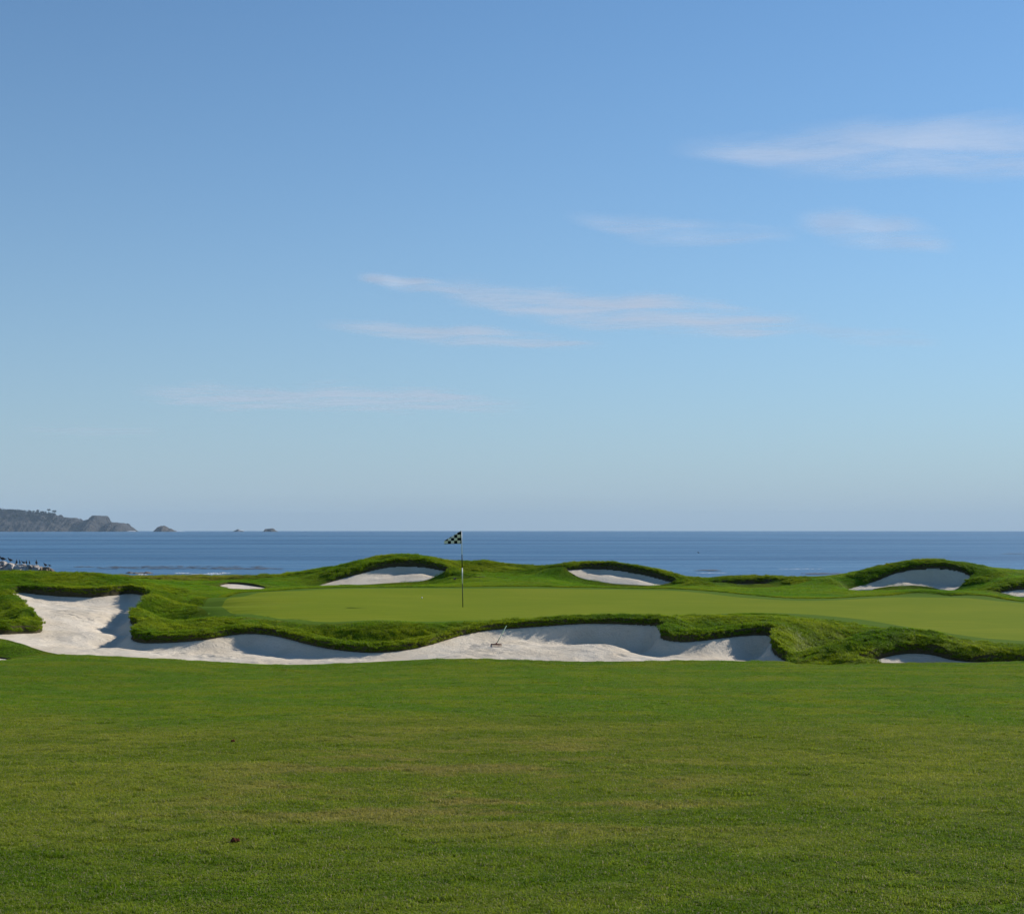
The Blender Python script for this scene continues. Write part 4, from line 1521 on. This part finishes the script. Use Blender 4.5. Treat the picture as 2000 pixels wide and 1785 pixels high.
# ------------------------------------------------------------------ rakes
M_RH = plain_mat("green_rake_handle", (0.07, 0.15, 0.08), 0.5, 0.4, 0.1)
M_RB = plain_mat("brown_rake_head", (0.16, 0.06, 0.035), 0.7, 0.3, 0.2)
M_RD = plain_mat("dark_rake_head", (0.02, 0.03, 0.022), 0.6, 0.3, 0.2)


def make_rake(name, head_c, head_dir, up, tip, head_w, mat_handle, mat_head, label):
    """head centre, direction of the bar, direction away from the teeth, far end of the handle"""
    t = tag(empty(name, head_c), label, 'rake')
    hc = Vector((0, 0, 0))
    hd = Vector(head_dir).normalized()
    upv = Vector(up).normalized()
    fw_ = hd.cross(upv).normalized()
    bm = bmesh.new()
    tube(bm, [hc - hd * head_w / 2, hc, hc + hd * head_w / 2], [.011, .015, .011], 8)
    bm_obj('rake_head', bm, mat_head, t)
    nt_ = 9
    for k in range(nt_):
        p = hc + hd * head_w * (k / (nt_ - 1) - .5) * .96
        bm = bmesh.new()
        tube(bm, [p, p - upv * .035, p - upv * .06 + fw_ * .012], [.009, .007, .004], 5)
        bm_obj('tooth', bm, mat_head, t)
    bm = bmesh.new()
    tv = Vector(tip) - Vector(head_c)
    tube(bm, [hc, hc + tv * .06], [.022, .016], 8)
    bm_obj('socket', bm, mat_head, t)
    bm = bmesh.new()
    tube(bm, [hc + tv * .05, hc + tv * .5 + Vector((0, 0, -.008)), hc + tv], [.009, .009, .009], 8)
    bm_obj('handle', bm, mat_handle, t)
    return t


# in the bunker: head on the sand, handle leaning over the lip
b0 = BK[0]
def sand_z(x, y):
    return float(sand_height(b0, np.array([x]), np.array([y]))[0])
def on_sand(px, py):
    best = None
    for Y in np.arange(28.0, 34, .02):
        x_, y_, z_ = at(px, py, Y)
        d = z_ - sand_z(x_, y_)
        if d < 0:
            return (x_, y_, z_)
    return at(px, py, 31)
hx, hy, hz = on_sand(969, 1263)
tipx, tipy, tipz = at(989, 1222, hy + .95)
make_rake('bunker_rake', (hx, hy, hz + .055), (1, -.25, .0), (0.1, .25, 1), (tipx, tipy, tipz), .24, M_RH, M_RB,
          'bunker rake with green handle and brown head leaning in the front sand bunker')
gx, gy, gz = at(888, 1131, 57.2)
zz, _ = ground(np.array([gx]), np.array([gy]))
zz = float(zz[0])
make_rake('bunker_rake', (gx, gy, zz + .15), (0.25, 1, 0), (-.1, 0, 1), (gx + 1.2, gy + .1, float(ground(np.array([gx + 1.2]), np.array([gy + .1]))[0][0]) + .14), .34, M_RD, M_RD,
          'dark rake lying on the turf behind the flagstick, handle to the right')

# ------------------------------------------------------------------ divots and clods on the fairway
M_CLOD = plain_mat("reddish_soil", (0.10, 0.035, 0.014), 0.95, 0.1, 0.5, 60)


def fair_hit(px, py):
    for Y in np.arange(5.5, 27, .02):
        x_, y_, z_ = at(px, py, Y)
        if z_ < float(ground(np.array([x_]), np.array([y_]))[0][0]):
            return x_, y_, z_
    return at(px, py, 10)


for px, py, r, lab in ((459, 1648, .030, 'reddish brown clod of soil lying in the foreground grass'),
                       (455, 1451, .022, 'small dark divot of soil farther up the fairway at left')):
    x_, y_, z_ = fair_hit(px, py)
    o = boulder('soil_clod', (x_, y_, z_ + .022), (r, r * .8, r * .62), M_CLOD, int(px), 3, .4)
    tag(o, lab, 'clod', 'clods on the fairway')

# ------------------------------------------------------------------ thin high clouds
def cloud_material():
    m, nt, b = new_mat("ice_cloud")
    nt.nodes.remove(b)
    uv = nd(nt, 'ShaderNodeAttribute', attribute_name='ribbon')
    sep = nd(nt, 'ShaderNodeSeparateXYZ')
    nt.links.new(uv.outputs['Vector'], sep.inputs[0])
    dens = nd(nt, 'ShaderNodeAttribute', attribute_name='veil')
    P = nd(nt, 'ShaderNodeTexCoord').outputs['Object']
    s_, w_ = sep.outputs[0], sep.outputs[1]                        # s along 0..1, w across -1..1
    warp = nd(nt, 'ShaderNodeTexNoise')
    warp.inputs['Scale'].default_value = 0.0006
    warp.inputs['Detail'].default_value = 4
    nt.links.new(P, warp.inputs['Vector'])
    wv = math_node(nt, 'MULTIPLY', math_node(nt, 'SUBTRACT', warp.outputs['Fac'], 0.5), 1.7)
    wa = math_node(nt, 'ABSOLUTE', math_node(nt, 'ADD', w_, wv))
    across = ramp01(nt, wa, 0.85, 0.12)
    ends = math_node(nt, 'MULTIPLY', ramp01(nt, s_, 0.0, 0.20), ramp01(nt, s_, 1.0, 0.82))
    f1 = noise(nt, P, 0.0011, 7.0, 0.60, (0.45, 0.8, 1.0))
    f2 = noise(nt, P, 0.0035, 4.0, 0.6, (0.35, 0.8, 1.0))
    fib = math_node(nt, 'ADD', math_node(nt, 'MULTIPLY', ramp01(nt, f1, 0.27, 0.60), 0.82), math_node(nt, 'MULTIPLY', ramp01(nt, f2, 0.35, 0.7), 0.18))
    a = math_node(nt, 'MULTIPLY', math_node(nt, 'MULTIPLY', math_node(nt, 'MULTIPLY', across, ends), fib), dens.outputs['Fac'], True)
    tr = nd(nt, 'ShaderNodeBsdfTransparent')
    df = nd(nt, 'ShaderNodeBsdfDiffuse')
    tl = nd(nt, 'ShaderNodeBsdfTranslucent')
    df.inputs['Color'].default_value = (.80, .89, 1.0, 1)
    tl.inputs['Color'].default_value = (.80, .89, 1.0, 1)
    ad = nd(nt, 'ShaderNodeMixShader')
    ad.inputs[0].default_value = .6
    nt.links.new(df.outputs[0], ad.inputs[1])
    nt.links.new(tl.outputs[0], ad.inputs[2])
    mx = nd(nt, 'ShaderNodeMixShader')
    nt.links.new(a, mx.inputs[0])
    nt.links.new(tr.outputs[0], mx.inputs[1])
    nt.links.new(ad.outputs[0], mx.inputs[2])
    nt.links.new(mx.outputs[0], nt.nodes['Material Output'].inputs['Surface'])
    return m


M_CLOUD = cloud_material()
ALT = 3000.0


def at_alt(px, py):
    u, y, z = ray(px, py)
    t = (ALT - EYE) / z
    return Vector((u * t, y * t, ALT))


def cloud(axis, half, density, label, seed):
    """axis: readings along the streak; half: half width in readings"""
    rr = random.Random(seed)
    P = [at_alt(*p) for p in axis]
    half = [h * 1.25 for h in half]
    N = [at_alt(p[0], p[1] - h) for p, h in zip(axis, half)]
    Fa = [at_alt(p[0], p[1] + h) for p, h in zip(axis, half)]
    c = sum(P, Vector()) / len(P)
    ns, nw = 48, 14
    verts, rib = [], []
    for i in range(ns + 1):
        t = i / ns * (len(P) - 1)
        k = min(int(t), len(P) - 2)
        f = t - k
        A_, B2 = N[k].lerp(N[k + 1], f), Fa[k].lerp(Fa[k + 1], f)
        for j in range(nw + 1):
            g_ = j / nw
            p = A_.lerp(B2, g_) - c
            verts.append((p.x, p.y, 7 * math.sin(i * .31 + seed) + 6 * math.sin(j * .6 + i * .2)))
            rib.append((i / ns, g_ * 2 - 1, 0))
    q = [(i * (nw + 1) + j, (i + 1) * (nw + 1) + j, (i + 1) * (nw + 1) + j + 1, i * (nw + 1) + j + 1) for i in range(ns) for j in range(nw)]
    me = mesh_from_arrays('cloud', np.array(verts), np.array(q))
    a = me.attributes.new('ribbon', 'FLOAT_VECTOR', 'POINT')
    a.data.foreach_set('vector', np.array(rib, np.float32).ravel())
    a = me.attributes.new('veil', 'FLOAT', 'POINT')
    a.data.foreach_set('value', np.full(len(verts), density, np.float32))
    o = link('cloud', me, M_CLOUD)
    o.location = (c.x, c.y, ALT)
    tag(o, label, 'cloud', 'thin wispy clouds')


cloud([(1290, 292), (1500, 292), (1750, 290), (2000, 290), (2300, 295)], [24, 55, 62, 66, 60], .72, 'largest white wispy cloud, cut by the right edge high in the sky', 1)
cloud([(1090, 420), (1250, 450), (1400, 460), (1580, 452)], [16, 28, 26, 14], .45, 'faint thin cloud streak left of the hooked wisp', 2)
cloud([(1540, 430), (1660, 440), (1760, 462), (1880, 475)], [22, 44, 36, 20], .55, 'hooked faint wisp of cloud below the largest cloud', 3)
cloud([(690, 540), (760, 551), (840, 560), (940, 568)], [9, 16, 14, 10], .75, 'short bright streak of cloud at the left end of the middle bank', 4)
cloud([(820, 555), (1000, 588), (1200, 604), (1400, 622), (1640, 640)], [18, 44, 46, 36, 16], .88, 'long bright cloud bank across the middle of the sky', 5)
cloud([(600, 632), (760, 645), (900, 656), (1040, 666), (1200, 676)], [10, 20, 24, 18, 8], .75, 'thin slanting streak below the long middle cloud bank', 6)
cloud([(230, 762), (420, 772), (640, 772), (800, 778), (1060, 792)], [16, 30, 32, 30, 16], .72, 'lowest broad pale cloud streak at left above the sea', 7)
cloud([(30, 838), (160, 842), (330, 844)], [8, 12, 8], .22, 'barely visible small cloud streak low at the left', 8)
cloud([(1560, 640), (1700, 660), (1850, 668)], [14, 22, 14], .25, 'faint trailing wisp right of the long middle bank', 9)

# ------------------------------------------------------------------ sea air
def build_haze(density):
    m = bpy.data.materials.new("sea_haze")
    m.use_nodes = True
    nt = m.node_tree
    nt.nodes.clear()
    out = nd(nt, 'ShaderNodeOutputMaterial')
    v = nd(nt, 'ShaderNodeVolumePrincipled')
    v.inputs['Color'].default_value = (0.58, 0.79, 1.0, 1)
    v.inputs['Density'].default_value = density
    v.inputs['Anisotropy'].default_value = 0.0
    nt.links.new(v.outputs[0], out.inputs['Volume'])
    bm = bmesh.new()
    box(bm, (0, 7000, 70), (26000, 20000, 240))
    o = bm_obj('haze', bm, m, smooth=False)
    o["kind"] = 'stuff'
    return o


build_haze(4.6e-5)
